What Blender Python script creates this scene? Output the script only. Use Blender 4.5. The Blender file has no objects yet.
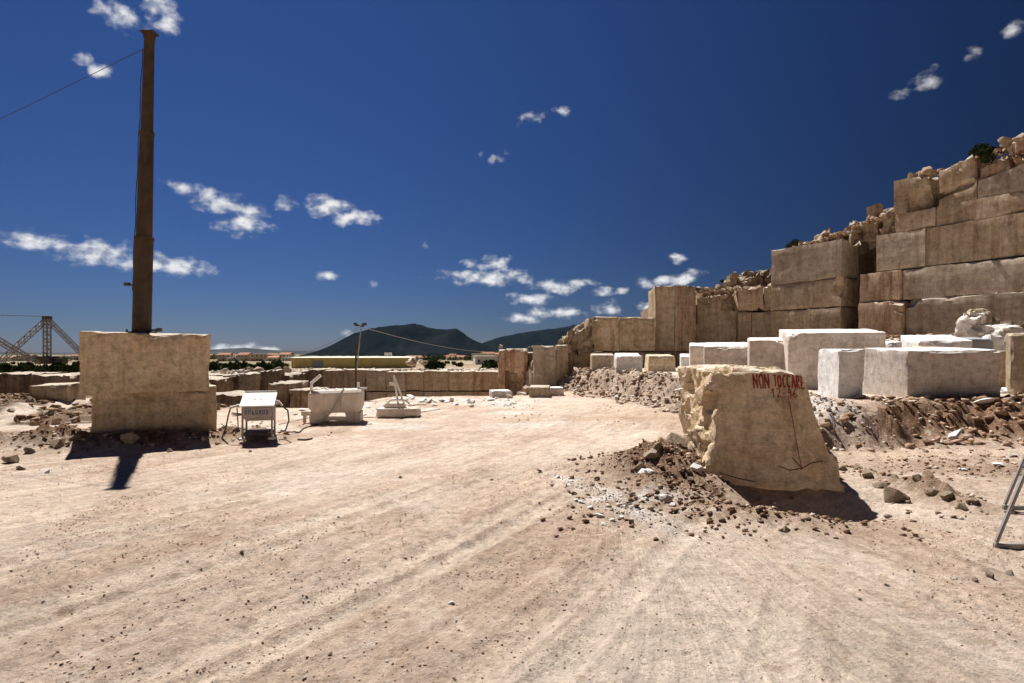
import bpy, bmesh, math, random
import numpy as np
from mathutils import Vector, Matrix
from mathutils.bvhtree import BVHTree

R = math.radians
random.seed(7)
rng = np.random.default_rng(11)
scene = bpy.context.scene
C = scene.collection

# ------------------------------------------------------------------ camera
EYE = 1.7            # eye height above the yard
F = 569.0            # 20 mm lens on 36 mm, in pixels of a 1024 wide frame
HY = 352.0           # row of the eye level
cam_d = bpy.data.cameras.new('camera')
cam_d.lens = 20.0; cam_d.sensor_width = 36.0
cam_d.clip_start = 0.05; cam_d.clip_end = 60000
cam_d.shift_y = (HY - 341.5) / 1024
cam = bpy.data.objects.new('camera', cam_d); C.objects.link(cam)
cam.location = (0, 0, EYE); cam.rotation_euler = (R(90), 0, 0)
scene.camera = cam

# ------------------------------------------------------------------ light
SUN_AZ = R(-28.5)      # left of straight ahead
SUN_EL = R(59)
sd = Vector((math.sin(SUN_AZ) * math.cos(SUN_EL), math.cos(SUN_AZ) * math.cos(SUN_EL), math.sin(SUN_EL)))
sun_d = bpy.data.lights.new('sun', 'SUN'); sun_d.energy = 5.0; sun_d.angle = R(0.53); sun_d.color = (1.0, 0.955, 0.89)
sun = bpy.data.objects.new('sun', sun_d); C.objects.link(sun)
sun.rotation_euler = (-sd).to_track_quat('-Z', 'Y').to_euler()
sun.location = (-20, 40, 60)

scene.view_settings.view_transform = 'Standard'
scene.view_settings.look = 'None'
scene.view_settings.exposure = 0.62
scene.view_settings.gamma = 1.0
scene.render.engine = 'CYCLES'
scene.cycles.use_denoising = True
scene.cycles.max_bounces = 6
scene.cycles.diffuse_bounces = 4
scene.cycles.volume_bounces = 0

# ------------------------------------------------------------------ node helpers
class NT:
    def __init__(s, tree): s.t = tree; s.l = tree.links
    def n(s, typ, **kw):
        o = s.t.nodes.new(typ)
        for k, v in kw.items(): setattr(o, k, v)
        return o
    def put(s, sock, v):
        if hasattr(v, 'is_output'): s.l.new(v, sock)
        elif v is not None: sock.default_value = v
    def math(s, op, a, b=None, c=None, clamp=False):
        o = s.n('ShaderNodeMath', operation=op, use_clamp=clamp)
        s.put(o.inputs[0], a); s.put(o.inputs[1], b); s.put(o.inputs[2], c)
        return o.outputs[0]
    def vec(s, op, a, b=None, c=None):
        o = s.n('ShaderNodeVectorMath', operation=op)
        s.put(o.inputs[0], a); s.put(o.inputs[1], b); s.put(o.inputs[2], c)
        return o.outputs['Value'] if op in ('LENGTH', 'DOT_PRODUCT') else o.outputs[0]
    def noise(s, vec, scale, detail=4, rough=0.55, dist=0.0):
        o = s.n('ShaderNodeTexNoise'); s.put(o.inputs['Vector'], vec)
        o.inputs['Scale'].default_value = scale; o.inputs['Detail'].default_value = detail
        o.inputs['Roughness'].default_value = rough; o.inputs['Distortion'].default_value = dist
        return o.outputs['Fac']
    def ramp(s, fac, stops):
        o = s.n('ShaderNodeValToRGB'); s.put(o.inputs[0], fac)
        e = o.color_ramp.elements
        while len(e) < len(stops): e.new(0.5)
        for q, (p, c) in zip(e, stops):
            q.position = p; q.color = (c, c, c, 1) if isinstance(c, (int, float)) else (*c, 1)
        return o.outputs[0]
    def mix(s, fac, a, b, mode='MIX'):
        o = s.n('ShaderNodeMix', data_type='RGBA', blend_type=mode)
        s.put(o.inputs[0], fac)
        for i, v in ((6, a), (7, b)):
            s.put(o.inputs[i], (*v, 1) if isinstance(v, tuple) and len(v) == 3 else v)
        return o.outputs[2]

# ------------------------------------------------------------------ sky
w = bpy.data.worlds.new('World'); scene.world = w; w.use_nodes = True
t = NT(w.node_tree); w.node_tree.nodes.clear()
sky = t.n('ShaderNodeTexSky', sky_type='NISHITA')
sky.sun_disc = False; sky.sun_elevation = SUN_EL; sky.sun_rotation = SUN_AZ
sky.altitude = 900; sky.air_density = 1.0; sky.dust_density = 0.1; sky.ozone_density = 1.6
geo = t.n('ShaderNodeTexCoord')
D = geo.outputs['Generated']
# a polarising filter: the blue darkens at a right angle to the sun
cosg = t.vec('DOT_PRODUCT', D, tuple(sd))
c2 = t.math('MULTIPLY', cosg, cosg)
pol = t.math('DIVIDE', t.math('SUBTRACT', 1.0, c2), t.math('ADD', 1.0, c2))
polf = t.math('SUBTRACT', 1.0, t.math('MULTIPLY', pol, 0.82))
skyc = t.vec('MULTIPLY', sky.outputs[0], (0.50, 0.72, 1.06))
skyc = t.vec('MULTIPLY', skyc, polf)
gm = t.n('ShaderNodeGamma'); t.put(gm.inputs[0], t.vec('MULTIPLY', skyc, (.2, .2, .2))); gm.inputs[1].default_value = 1.5
skyc = t.vec('MULTIPLY', gm.outputs[0], (5.1, 3.8, 2.85))
sz_ = t.n('ShaderNodeSeparateXYZ'); t.put(sz_.inputs[0], D)
low = t.math('POWER', 2.718, t.math('MULTIPLY', t.math('MAXIMUM', sz_.outputs[2], 0.0), -6.0))      # bluer, thicker air low down
skyc = t.vec('MULTIPLY', skyc, t.mix(low, (1.0, 1.0, 1.0), (1.12, 0.97, 1.28)))
# scattered fair-weather clouds: azimuth / elevation ellipses broken up by noise
sep = t.n('ShaderNodeSeparateXYZ'); t.put(sep.inputs[0], D)
az = t.math('ARCTAN2', sep.outputs[0], sep.outputs[1])
el = t.math('ARCSINE', sep.outputs[2])
cmb = t.n('ShaderNodeCombineXYZ'); t.put(cmb.inputs[0], az); t.put(cmb.inputs[1], el)
nz = t.n('ShaderNodeTexNoise'); t.put(nz.inputs['Vector'], t.vec('MULTIPLY', cmb.outputs[0], (1, 1.6, 1)))
nz.inputs['Scale'].default_value = 16; nz.inputs['Detail'].default_value = 3
warp = t.vec('MULTIPLY_ADD', nz.outputs['Color'], (0.034, 0.02, 0), (-0.017, -0.01, 0))
P = t.vec('ADD', cmb.outputs[0], warp)
CL = [  # column, row, half width, half height, thinness
    (35, 241, 42, 11, 0), (95, 252, 52, 12, 0), (165, 265, 52, 11, 0), (222, 206, 27, 13, 0), (243, 222, 30, 15, 0),
    (184, 187, 20, 8, .45), (206, 197, 18, 9, .3), (331, 208, 24, 11, 0), (350, 217, 25, 9, 0), (287, 205, 17, 8, .45),
    (327, 274, 13, 6, .1), (122, 14, 32, 14, .35), (155, 6, 18, 14, .2), (168, 24, 13, 14, .3), (83, 57, 13, 9, .5), (100, 71, 15, 8, .45),
    (533, 119, 16, 6, .6), (562, 112, 9, 6, .62), (492, 158, 14, 7, .75), (488, 277, 50, 8, 0), (560, 285, 30, 7, 0),
    (493, 263, 17, 8, .2), (530, 299, 26, 7, .1), (557, 312, 31, 7, 0), (524, 318, 20, 6, .1), (601, 293, 16, 5, .2),
    (621, 291, 10, 5, .3), (607, 309, 15, 8, .15), (645, 284, 12, 7, .3), (662, 281, 12, 6, .3), (686, 279, 17, 8, 0), (680, 258, 10, 6, .3),
    (647, 309, 12, 7, .1), (235, 349, 30, 6, .1), (270, 351, 16, 4, .2), (922, 79, 22, 13, .78), (898, 93, 24, 8, .9), (976, 50, 17, 13, .82),
    (1020, 27, 13, 8, .85), (350, 334, 8, 6, .3), (470, 262, 9, 5, .5), (375, 284, 6, 4, .5), (424, 246, 6, 5, .6)]
cl = []
for x, y, hw, hh, b in CL:
    tx, tz = (x - 512) / F, (HY - y) / F
    a0 = math.atan(tx); e0 = math.atan(tz * math.cos(a0))
    cl.append((a0, e0, hw / F * math.cos(a0) ** 2, hh / F * math.cos(a0), b))
rr = random.Random(3)
for i in range(26):      # the same kind of clouds go on round the sky
    a0 = rr.uniform(0.95, 2 * math.pi - 0.95); a0 = a0 if a0 < math.pi else a0 - 2 * math.pi
    cl.append((a0, rr.uniform(0.02, 0.55), rr.uniform(.02, .09), rr.uniform(.008, .022), rr.choice((0, .1, .3, .5))))
dm = None
for a0, e0, wa, we, b in cl:
    q = t.vec('MULTIPLY_ADD', P, (1 / wa, 1 / we, 0), (-a0 / wa, -e0 / we, b))
    d = t.vec('LENGTH', q)
    dm = d if dm is None else t.math('MINIMUM', dm, d)
nf = t.noise(t.vec('MULTIPLY', cmb.outputs[0], (1, 1.35, 1)), 34, 5, 0.56, 0.0)
dens = t.n('ShaderNodeMapRange', interpolation_type='SMOOTHSTEP'); 
t.put(dens.inputs[0], t.math('SUBTRACT', t.math('MULTIPLY_ADD', nf, 2.4, -0.2), dm))
dens.inputs[1].default_value = -0.12; dens.inputs[2].default_value = 1.0
nup = t.noise(t.vec('MULTIPLY', t.vec('ADD', cmb.outputs[0], (-.004, .009, 0)), (1, 1.35, 1)), 34, 3, 0.5, 0.0)
lit = t.math('MULTIPLY_ADD', t.math('SUBTRACT', nf, nup), 4.5, 0.62, clamp=True)      # thick cloud above shades what is below
cloudc = t.mix(lit, (0.40, 0.44, 0.53), (0.95, 0.95, 0.95))
bg1 = t.n('ShaderNodeBackground'); t.put(bg1.inputs[0], skyc); bg1.inputs[1].default_value = 0.055
bg2 = t.n('ShaderNodeBackground'); t.put(bg2.inputs[0], cloudc)
t.put(bg2.inputs[1], 0.62)
mx = t.n('ShaderNodeMixShader')
t.put(mx.inputs[0], t.math('MULTIPLY', dens.outputs[0], 0.93)); t.l.new(bg1.outputs[0], mx.inputs[1]); t.l.new(bg2.outputs[0], mx.inputs[2])
wo = t.n('ShaderNodeOutputWorld'); t.l.new(mx.outputs[0], wo.inputs[0])
w.cycles.sampling_method = 'MANUAL'; w.cycles.sample_map_resolution = 512

# ------------------------------------------------------------------ numeric noise
def _h(ix, iy, iz):
    with np.errstate(over='ignore'):
        n = (ix.astype(np.int64) * 374761393 + iy.astype(np.int64) * 668265263 + iz.astype(np.int64) * 1274126177) & 0xffffffff
        n = ((n ^ (n >> 13)) * 1274126177) & 0xffffffff
        n = ((n ^ (n >> 16)) * 2246822519) & 0xffffffff
    return ((n ^ (n >> 15)) & 0xffffff) / float(0xffffff)
def vn(x, y, z=None):
    x = np.asarray(x, float); y = np.asarray(y, float)
    z = np.zeros_like(x) if z is None else np.asarray(z, float)
    ix, iy, iz = np.floor(x), np.floor(y), np.floor(z)
    fx, fy, fz = x - ix, y - iy, z - iz
    fx = fx * fx * (3 - 2 * fx); fy = fy * fy * (3 - 2 * fy); fz = fz * fz * (3 - 2 * fz)
    ix, iy, iz = ix.astype(np.int64), iy.astype(np.int64), iz.astype(np.int64)
    def L(a, b, f): return a + (b - a) * f
    r = 0
    lo = L(L(_h(ix, iy, iz), _h(ix + 1, iy, iz), fx), L(_h(ix, iy + 1, iz), _h(ix + 1, iy + 1, iz), fx), fy)
    if not np.any(z): return lo
    hi = L(L(_h(ix, iy, iz + 1), _h(ix + 1, iy, iz + 1), fx), L(_h(ix, iy + 1, iz + 1), _h(ix + 1, iy + 1, iz + 1), fx), fy)
    return L(lo, hi, fz)
def fbm(x, y, z=None, o=4, g=0.5):
    s = 0; a = 1; tot = 0; f = 1
    for i in range(o):
        s = s + a * vn(x * f + 17.3 * i, y * f - 9.1 * i, None if z is None else z * f + 5.7 * i)
        tot += a; a *= g; f *= 2.03
    return s / tot
def facet(x, y, z, slope=1.0):
    """planar chips: each random cell has its own offset and tilt"""
    ix, iy, iz = [np.floor(a).astype(np.int64) for a in (x, y, z)]
    best = np.full(x.shape, 1e9); val = np.zeros(x.shape)
    for dx in (-1, 0, 1):
        for dy in (-1, 0, 1):
            for dz in (-1, 0, 1):
                cx, cy, cz = ix + dx, iy + dy, iz + dz
                px_, py_, pz_ = cx + _h(cx, cy, cz), cy + _h(cx + 71, cy, cz), cz + _h(cx, cy + 37, cz)
                ex, ey, ez = x - px_, y - py_, z - pz_; d = ex * ex + ey * ey + ez * ez
                v = _h(cx + 5, cy + 9, cz + 3) - .5 + slope * (ex * (_h(cx, cy, cz + 19) - .5) + ey * (_h(cx + 13, cy, cz + 29) - .5) + ez * (_h(cx, cy + 43, cz + 7) - .5))
                m_ = d < best; best = np.where(m_, d, best); val = np.where(m_, v, val)
    return val
def ss(a, b, x):
    q = np.clip((x - a) / (b - a), 0, 1); return q * q * (3 - 2 * q)

# ------------------------------------------------------------------ scene helpers
def at(x, y, Y):
    """the point of the place that lies Y metres ahead under column x, row y"""
    return Vector(((x - 512) / F * Y, Y, EYE - (y - HY) / F * Y))
def px(x, Y): return (x - 512) / F * Y
def tag(o, label=None, cat=None, group=None, kind=None):
    if label: o['label'] = label
    if cat: o['category'] = cat
    if group: o['group'] = group
    if kind: o['kind'] = kind
    return o
def link(name, me, mat=None, parent=None, loc=(0, 0, 0), rot=(0, 0, 0)):
    o = bpy.data.objects.new(name, me); C.objects.link(o)
    o.location = loc; o.rotation_euler = rot
    if mat and not me.materials: me.materials.append(M[mat] if isinstance(mat, str) else mat)
    if parent: o.parent = parent
    return o
def empty(name, loc=(0, 0, 0), rot=(0, 0, 0)):
    o = bpy.data.objects.new(name, None); C.objects.link(o)
    o.location = loc; o.rotation_euler = rot; o.empty_display_size = 0.2
    return o
def mesh(name, V, Fc, smooth=None):
    me = bpy.data.meshes.new(name)
    V = np.asarray(V, np.float32); Fc = np.asarray(Fc, np.int32)
    n, k = Fc.shape
    me.vertices.add(len(V)); me.vertices.foreach_set('co', V.ravel())
    me.loops.add(n * k); me.loops.foreach_set('vertex_index', Fc.ravel())
    me.polygons.add(n); me.polygons.foreach_set('loop_start', np.arange(n, dtype=np.int32) * k)
    me.update(calc_edges=True); me.validate()
    if smooth is not None:
        me.polygons.foreach_set('use_smooth', np.ones(len(me.polygons), bool))
        if smooth < 180: me.set_sharp_from_angle(angle=R(smooth))
    return me

class MB:
    """collects boxes, bars and tubes into one bmesh"""
    def __init__(s): s.v = []; s.f = []
    def add(s, V, Fc):
        b = len(s.v); s.v += [tuple(p) for p in V]; s.f += [tuple(b + i for i in f) for f in Fc]; return s
    def box(s, c, d, rot=None):
        c = Vector(c); m = rot or Matrix.Identity(3)
        V = [c + m @ Vector((sx * d[0] / 2, sy * d[1] / 2, sz * d[2] / 2)) for sx in (-1, 1) for sy in (-1, 1) for sz in (-1, 1)]
        return s.add(V, [(0, 1, 3, 2), (4, 6, 7, 5), (0, 4, 5, 1), (2, 3, 7, 6), (0, 2, 6, 4), (1, 5, 7, 3)])
    def tube(s, pts, r, n=8, r2=None, caps=True):
        pts = [Vector(p) for p in pts]; k = len(pts); V = []; up = None
        for i, p in enumerate(pts):
            d = (pts[min(i + 1, k - 1)] - pts[max(i - 1, 0)]).normalized()
            if up is None or abs(up.dot(d)) > .95: up = Vector((0, 0, 1)) if abs(d.z) < .9 else Vector((1, 0, 0))
            a = d.cross(up).normalized(); b = a.cross(d).normalized()
            rad = r if r2 is None else r + (r2 - r) * i / (k - 1)
            V += [p + (a * math.cos(2 * math.pi * j / n) + b * math.sin(2 * math.pi * j / n)) * rad for j in range(n)]
        Fc = [(i * n + j, i * n + (j + 1) % n, (i + 1) * n + (j + 1) % n, (i + 1) * n + j) for i in range(k - 1) for j in range(n)]
        if caps: Fc += [tuple(range(n))[::-1], tuple((k - 1) * n + j for j in range(n))]
        return s.add(V, Fc)
    def bar(s, a, b, wd, h=None):
        a, b = Vector(a), Vector(b); h = h or wd
        d = (b - a); L = d.length; q = d.to_track_quat('Y', 'Z').to_matrix()
        return s.box((a + b) / 2, (wd, L, h), q)
    def build(s, name, mat, parent=None, bevel=0.0, smooth=40, loc=(0, 0, 0), rot=(0, 0, 0)):
        bm = bmesh.new(); vs = [bm.verts.new(v) for v in s.v]
        for f in s.f:
            try: bm.faces.new([vs[i] for i in f])
            except ValueError: pass
        bmesh.ops.recalc_face_normals(bm, faces=bm.faces)
        if bevel: bmesh.ops.bevel(bm, geom=list(bm.edges), offset=bevel, segments=2, affect='EDGES', clamp_overlap=True)
        me = bpy.data.meshes.new(name); bm.to_mesh(me); bm.free()
        me.polygons.foreach_set('use_smooth', np.ones(len(me.polygons), bool)); me.set_sharp_from_angle(angle=R(smooth))
        return link(name, me, mat, parent, loc, rot)

def rough_hex(c8, seg=0.12, chip=0.06, wob=0.015, bites=(), seed=0.0, hook=None, cf=3.0, vs=.4, fac=0.0, ff=2.2):
    """six-sided sawn or broken stone from its 8 corners: bottom 4 (front-left, front-right, back-right, back-left) then top 4"""
    c8 = np.array([tuple(p) for p in c8], float)
    lx = np.linalg.norm(c8[1] - c8[0] + c8[5] - c8[4]) / 2; ly = np.linalg.norm(c8[3] - c8[0] + c8[7] - c8[4]) / 2
    lz = np.linalg.norm(c8[4] - c8[0] + c8[6] - c8[2]) / 2
    n = [int(np.clip(round(l / seg), 2, 90)) for l in (lx, ly, lz)]
    I, J, K = np.meshgrid(*[np.arange(k + 1) for k in n], indexing='ij')
    on = (I == 0) | (I == n[0]) | (J == 0) | (J == n[1]) | (K == 0) | (K == n[2])
    idx = -np.ones(I.shape, int); idx[on] = np.arange(on.sum())
    u, v, q = I[on] / n[0], J[on] / n[1], K[on] / n[2]
    def tri(u, v, q):
        u, v, q = u[:, None], v[:, None], q[:, None]
        b = c8[0] * (1 - u) * (1 - v) + c8[1] * u * (1 - v) + c8[2] * u * v + c8[3] * (1 - u) * v
        tt = c8[4] * (1 - u) * (1 - v) + c8[5] * u * (1 - v) + c8[6] * u * v + c8[7] * (1 - u) * v
        return b * (1 - q) + tt * q
    p = tri(u, v, q)
    ax = [(c8[1] - c8[0] + c8[5] - c8[4]), (c8[3] - c8[0] + c8[7] - c8[4]), (c8[4] - c8[0] + c8[6] - c8[2])]
    ax = [a / np.linalg.norm(a) for a in ax]
    dd = np.stack([np.minimum(u, 1 - u) * lx, np.minimum(v, 1 - v) * ly, np.minimum(q, 1 - q) * lz], 1)
    sg = np.stack([np.where(u < .5, 1, -1), np.where(v < .5, 1, -1), np.where(q < .5, 1, -1)], 1)
    d1 = np.sort(dd, 1)[:, 1]
    s = p * cf + seed
    cn = chip * (0.2 + 2.4 * np.clip(fbm(s[:, 0], s[:, 1], s[:, 2], 3) - .38, 0, 1) * 2.0) + 1e-6
    cn *= .55 + .9 * np.clip(facet(s[:, 0] * .9, s[:, 1] * .9, s[:, 2] * .9) + .5, 0, 1.2)
    cn = np.where((dd[:, 2] >= dd[:, 0]) & (dd[:, 2] >= dd[:, 1]), cn * vs, cn)
    ww = np.clip(1 - d1 / cn, 0, 1)
    o = p.copy()
    for a in range(3):
        o += ax[a] * (sg[:, a] * np.clip(cn - dd[:, a], 0, None) * 0.5 * ww)[:, None]
    s2 = p * 0.9 + seed * 1.7
    wb = (fbm(s2[:, 0], s2[:, 1], s2[:, 2], 4) - .5) * 2 * wob
    if fac: wb = wb + facet(p[:, 0] * ff + seed, p[:, 1] * ff, p[:, 2] * ff, 1.2) * fac
    for a in range(3):
        o -= ax[a] * (np.where(dd[:, a] < 1e-9, sg[:, a], 0) * wb)[:, None]
    if hook is not None: o = hook(o, u, v, q, ax)
    for bc, br in bites:
        bc = np.array(bc, float); dv = o - bc; ds = np.linalg.norm(dv, axis=1) + 1e-6
        k = br * (0.6 + 0.8 * fbm(o[:, 0] * 2.3 + seed, o[:, 1] * 2.3, o[:, 2] * 2.3, 3) + .35 * facet(o[:, 0] * 2.6 + seed, o[:, 1] * 2.6, o[:, 2] * 2.6))
        m = ds < k
        o[m] = bc + dv[m] / ds[m, None] * k[m, None]
    fs = []
    for a in range(3):
        for e in (0, n[a]):
            g = np.take(idx, e, axis=a)
            quad = np.stack([g[:-1, :-1], g[1:, :-1], g[1:, 1:], g[:-1, 1:]], -1).reshape(-1, 4)
            flip = (e == 0) ^ (a == 1)
            fs.append(quad[:, ::-1] if flip else quad)
    return o, np.concatenate(fs)
def hexmesh(name, c8, smooth=32, **kw):
    V, Fc = rough_hex(c8, **kw); return mesh(name, V, Fc, smooth)
def corners(w_, d_, h_, taper=0.0, skew=(0, 0)):
    a, b = w_ / 2, d_ / 2; k = 1 - taper
    return [(-a, -b, 0), (a, -b, 0), (a, b, 0), (-a, b, 0),
            (-a * k + skew[0], -b * k + skew[1], h_), (a * k + skew[0], -b * k + skew[1], h_), (a * k + skew[0], b * k + skew[1], h_), (-a * k + skew[0], b * k + skew[1], h_)]

def rock_mesh(seed, pts=22, flat=0.7):
    """angular broken stone: the hull of a few random points"""
    r = random.Random(seed); bm = bmesh.new()
    sc = Vector((r.uniform(.8, 1.2), r.uniform(.6, .95), flat * r.uniform(.7, 1.15)))
    for i in range(pts):
        p = Vector((r.gauss(0, 1), r.gauss(0, 1), r.gauss(0, 1))).normalized() * r.uniform(.6, 1.05)
        bm.verts.new((p.x * sc.x, p.y * sc.y, p.z * sc.z))
    res = bmesh.ops.convex_hull(bm, input=bm.verts)
    bmesh.ops.delete(bm, geom=[v for v in bm.verts if not v.link_faces], context='VERTS')
    bmesh.ops.triangulate(bm, faces=bm.faces)
    bmesh.ops.recalc_face_normals(bm, faces=bm.faces)
    me = bpy.data.meshes.new('rock'); bm.to_mesh(me); bm.free()
    return me
def mesh_np(me):
    V = np.empty(len(me.vertices) * 3, np.float32); me.vertices.foreach_get('co', V)
    Fc = np.array([p.vertices[:] for p in me.polygons], np.int32)
    return V.reshape(-1, 3), Fc

# ------------------------------------------------------------------ materials
M = {}
def new_mat(name):
    m = bpy.data.materials.new(name); m.use_nodes = True; M[name] = m
    k = NT(m.node_tree); b = m.node_tree.nodes['Principled BSDF']
    b.inputs['Roughness'].default_value = 0.9; b.inputs['Specular IOR Level'].default_value = 0.0
    return m, k, b
def bump(k, b, h, dist, strength=1.0):
    n = k.n('ShaderNodeBump'); n.inputs['Distance'].default_value = dist; n.inputs['Strength'].default_value = strength
    k.put(n.inputs['Height'], h); k.l.new(n.outputs[0], b.inputs['Normal'])
def stone(name, base, alt, stain, stain_amt, pale, saw=0.5, vert=1.0, bscale=1.0, dist=0.012, dust=None, dust_amt=.6):
    """sawn quarry stone: two tones, rusty runs, pale dusty tone painted on upper faces to brighten sunlit tops, saw lines"""
    m, k, b = new_mat(name)
    tc = k.n('ShaderNodeTexCoord'); oi = k.n('ShaderNodeObjectInfo')
    off = k.vec('MULTIPLY', oi.outputs['Random'], (37.0, 53.0, 71.0))
    p = k.vec('ADD', tc.outputs['Object'], off)
    c = k.mix(k.ramp(k.noise(p, 0.9 * bscale, 6, .68, .4), [(.38, 0.), (.6, 1.)]), base, alt)
    v = k.noise(k.vec('MULTIPLY', p, (2.6, 2.6, 0.14)), 1.7 * bscale, 7, .7, .35)
    c = k.mix(k.math('MULTIPLY', k.ramp(v, [(.47, 0.), (.66, 1.)]), stain_amt * vert), c, stain)
    vd = k.noise(k.vec('MULTIPLY', k.vec('ADD', p, (9.1, 3.3, 0.)), (1.1, 1.1, 0.22)), 2.2 * bscale, 7, .72, .6)
    c = k.mix(k.math('MULTIPLY', k.ramp(vd, [(.54, 0.), (.68, 1.)]), stain_amt * vert * .8), c, tuple(x * .45 for x in stain))
    v2 = k.noise(k.vec('MULTIPLY', p, (1, 1, 1.3)), 1.9 * bscale, 9, .76, .7)
    c = k.mix(k.math('MULTIPLY', k.ramp(v2, [(.52, 0.), (.68, 1.)]), stain_amt * .85), c, tuple(x * .7 for x in stain))
    c = k.mix(k.math('MULTIPLY', k.ramp(k.noise(p, 2.1 * bscale, 8, .74, .4), [(.53, 0.), (.66, 1.)]), .6), c, pale)
    band = k.noise(k.vec('MULTIPLY', p, (.25, .25, 5.0)), 1.2, 5, .65)
    c = k.mix(.5, c, k.ramp(band, [(.3, .78), (.7, 1.18)]), 'MULTIPLY')
    fine = k.noise(p, 24, 7, .78)
    c = k.mix(.32, c, k.ramp(fine, [(.36, .5), (.5, 1.), (.64, 1.3)]), 'MULTIPLY')
    mot = k.noise(p, 5.5 * bscale, 8, .75, .4)
    c = k.mix(.75, c, k.ramp(mot, [(.36, .6), (.5, 1.), (.64, 1.22)]), 'MULTIPLY')
    tone = k.ramp(oi.outputs['Random'], [(0, .84), (1, 1.12)])
    c = k.mix(1.0, c, tone, 'MULTIPLY')
    if dust:  # upward faces painted lighter, as if dusted, so the tops look sunlit
        nz_ = k.n('ShaderNodeSeparateXYZ'); k.put(nz_.inputs[0], k.n('ShaderNodeNewGeometry').outputs['Normal'])
        lie = k.math('MULTIPLY', k.ramp(nz_.outputs[2], [(.55, 0.), (.9, 1.)]), k.ramp(k.noise(p, 3.0, 6, .7), [(.25, .5), (.55, 1.)]))
        c = k.mix(k.math('MULTIPLY', lie, dust_amt), c, dust)
    k.put(b.inputs['Base Color'], c)
    sawn = k.noise(k.vec('MULTIPLY', p, (.5, .5, 9.0)), 2.5, 3, .6)
    h = k.math('ADD', k.math('MULTIPLY', fine, .7), k.math('MULTIPLY', k.noise(p, 6, 8, .7), 1.3))
    h = k.math('ADD', h, k.math('MULTIPLY', sawn, saw))
    bump(k, b, h, dist)
    return m
WD = (.66, .60, .52)  # lighter tone painted on upward wall faces as if the sun caught them
stone('bench_stone', (.48, .355, .23), (.58, .455, .32), (.30, .165, .08), .8, (.66, .56, .43), .4, 1, 1, .02, WD)
stone('tan_stone', (.65, .49, .315), (.74, .60, .43), (.42, .27, .13), .6, (.76, .66, .52), .3, .8, 1.5, .016, (.68, .61, .52), .75)
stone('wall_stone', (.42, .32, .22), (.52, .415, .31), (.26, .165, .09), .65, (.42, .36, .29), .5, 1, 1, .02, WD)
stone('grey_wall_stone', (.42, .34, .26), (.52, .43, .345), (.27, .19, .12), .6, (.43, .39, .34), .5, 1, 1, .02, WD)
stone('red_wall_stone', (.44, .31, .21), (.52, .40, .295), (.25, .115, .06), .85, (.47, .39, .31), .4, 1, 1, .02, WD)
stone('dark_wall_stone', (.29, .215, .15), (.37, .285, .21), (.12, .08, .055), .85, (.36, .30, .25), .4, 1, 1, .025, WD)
stone('white_marble', (.72, .69, .66), (.80, .78, .76), (.58, .48, .38), .25, (.84, .83, .82), .2, .6, 1.0, .006, (.88, .87, .86), .8)
stone('pinkish_marble', (.62, .53, .46), (.70, .62, .56), (.44, .33, .25), .45, (.72, .66, .61), .3, .7, 1.0, .008, (.86, .85, .83), .85)
stone('broken_stone', (.42, .31, .21), (.54, .43, .32), (.28, .16, .085), .7, (.58, .51, .42), 0, .4, 2.0, .03, (.62, .53, .44), .5)

def rocky(name, lo, hi, pale, dist=.02):
    m, k, b = new_mat(name)
    tc = k.n('ShaderNodeTexCoord'); g = k.n('ShaderNodeNewGeometry')
    p = k.n('ShaderNodeNewGeometry').outputs['Position']
    r = g.outputs['Random Per Island']
    c = k.mix(k.ramp(r, [(.0, 0.), (1., 1.)]), lo, hi)
    c = k.mix(k.ramp(k.math('FRACT', k.math('MULTIPLY', r, 7.31)), [(.78, 0.), (.9, 1.)]), c, pale)
    n = k.noise(p, 9, 6, .65)
    c = k.mix(.7, c, k.ramp(n, [(.3, .55), (.7, 1.3)]), 'MULTIPLY')
    k.put(b.inputs['Base Color'], c); bump(k, b, n, dist)
rocky('rubble', (.28, .165, .10), (.46, .325, .23), (.68, .59, .50))
rocky('clod', (.40, .27, .19), (.56, .42, .32), (.70, .60, .50))
rocky('pale_rubble', (.50, .43, .37), (.68, .62, .56), (.78, .75, .72))
rocky('brown_rubble', (.20, .12, .075), (.36, .25, .17), (.56, .46, .38))
rocky('far_rubble', (.40, .31, .24), (.62, .54, .46), (.75, .71, .66), .05)

# ground: colour laid down as an attribute, broken up by noise
m, k, b = new_mat('ground')
at_ = k.n('ShaderNodeAttribute', attribute_name='tone')
pos = k.n('ShaderNodeNewGeometry').outputs['Position']
n1 = k.noise(pos, 1.1, 8, .68, .3); n2 = k.noise(pos, 9, 7, .72); n3 = k.noise(pos, 42, 7, .8)
c = k.mix(.75, at_.outputs['Color'], k.ramp(n1, [(.28, .72), (.72, 1.26)]), 'MULTIPLY')
c = k.mix(.85, c, k.ramp(n2, [(.36, .74), (.5, 1.0), (.64, 1.2)]), 'MULTIPLY')
c = k.mix(.6, c, k.ramp(n3, [(.36, .66), (.5, 1.0), (.64, 1.25)]), 'MULTIPLY')
# damp reddish clay and dusty white stone in patches
c = k.mix(k.math('MULTIPLY', k.ramp(k.noise(pos, .55, 9, .74, .6), [(.52, 0.), (.62, 1.)]), .35), c, (.44, .29, .19))
c = k.mix(k.math('MULTIPLY', k.ramp(k.noise(pos, 2.7, 9, .78, .8), [(.55, 0.), (.62, 1.)]), .5), c, (.78, .68, .58))
c = k.mix(k.math('MULTIPLY', k.ramp(k.noise(k.vec('ADD', pos, (31., 7., 0.)), 4.3, 9, .8, .5), [(.57, 0.), (.63, 1.)]), .5), c, (.34, .215, .14))
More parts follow.
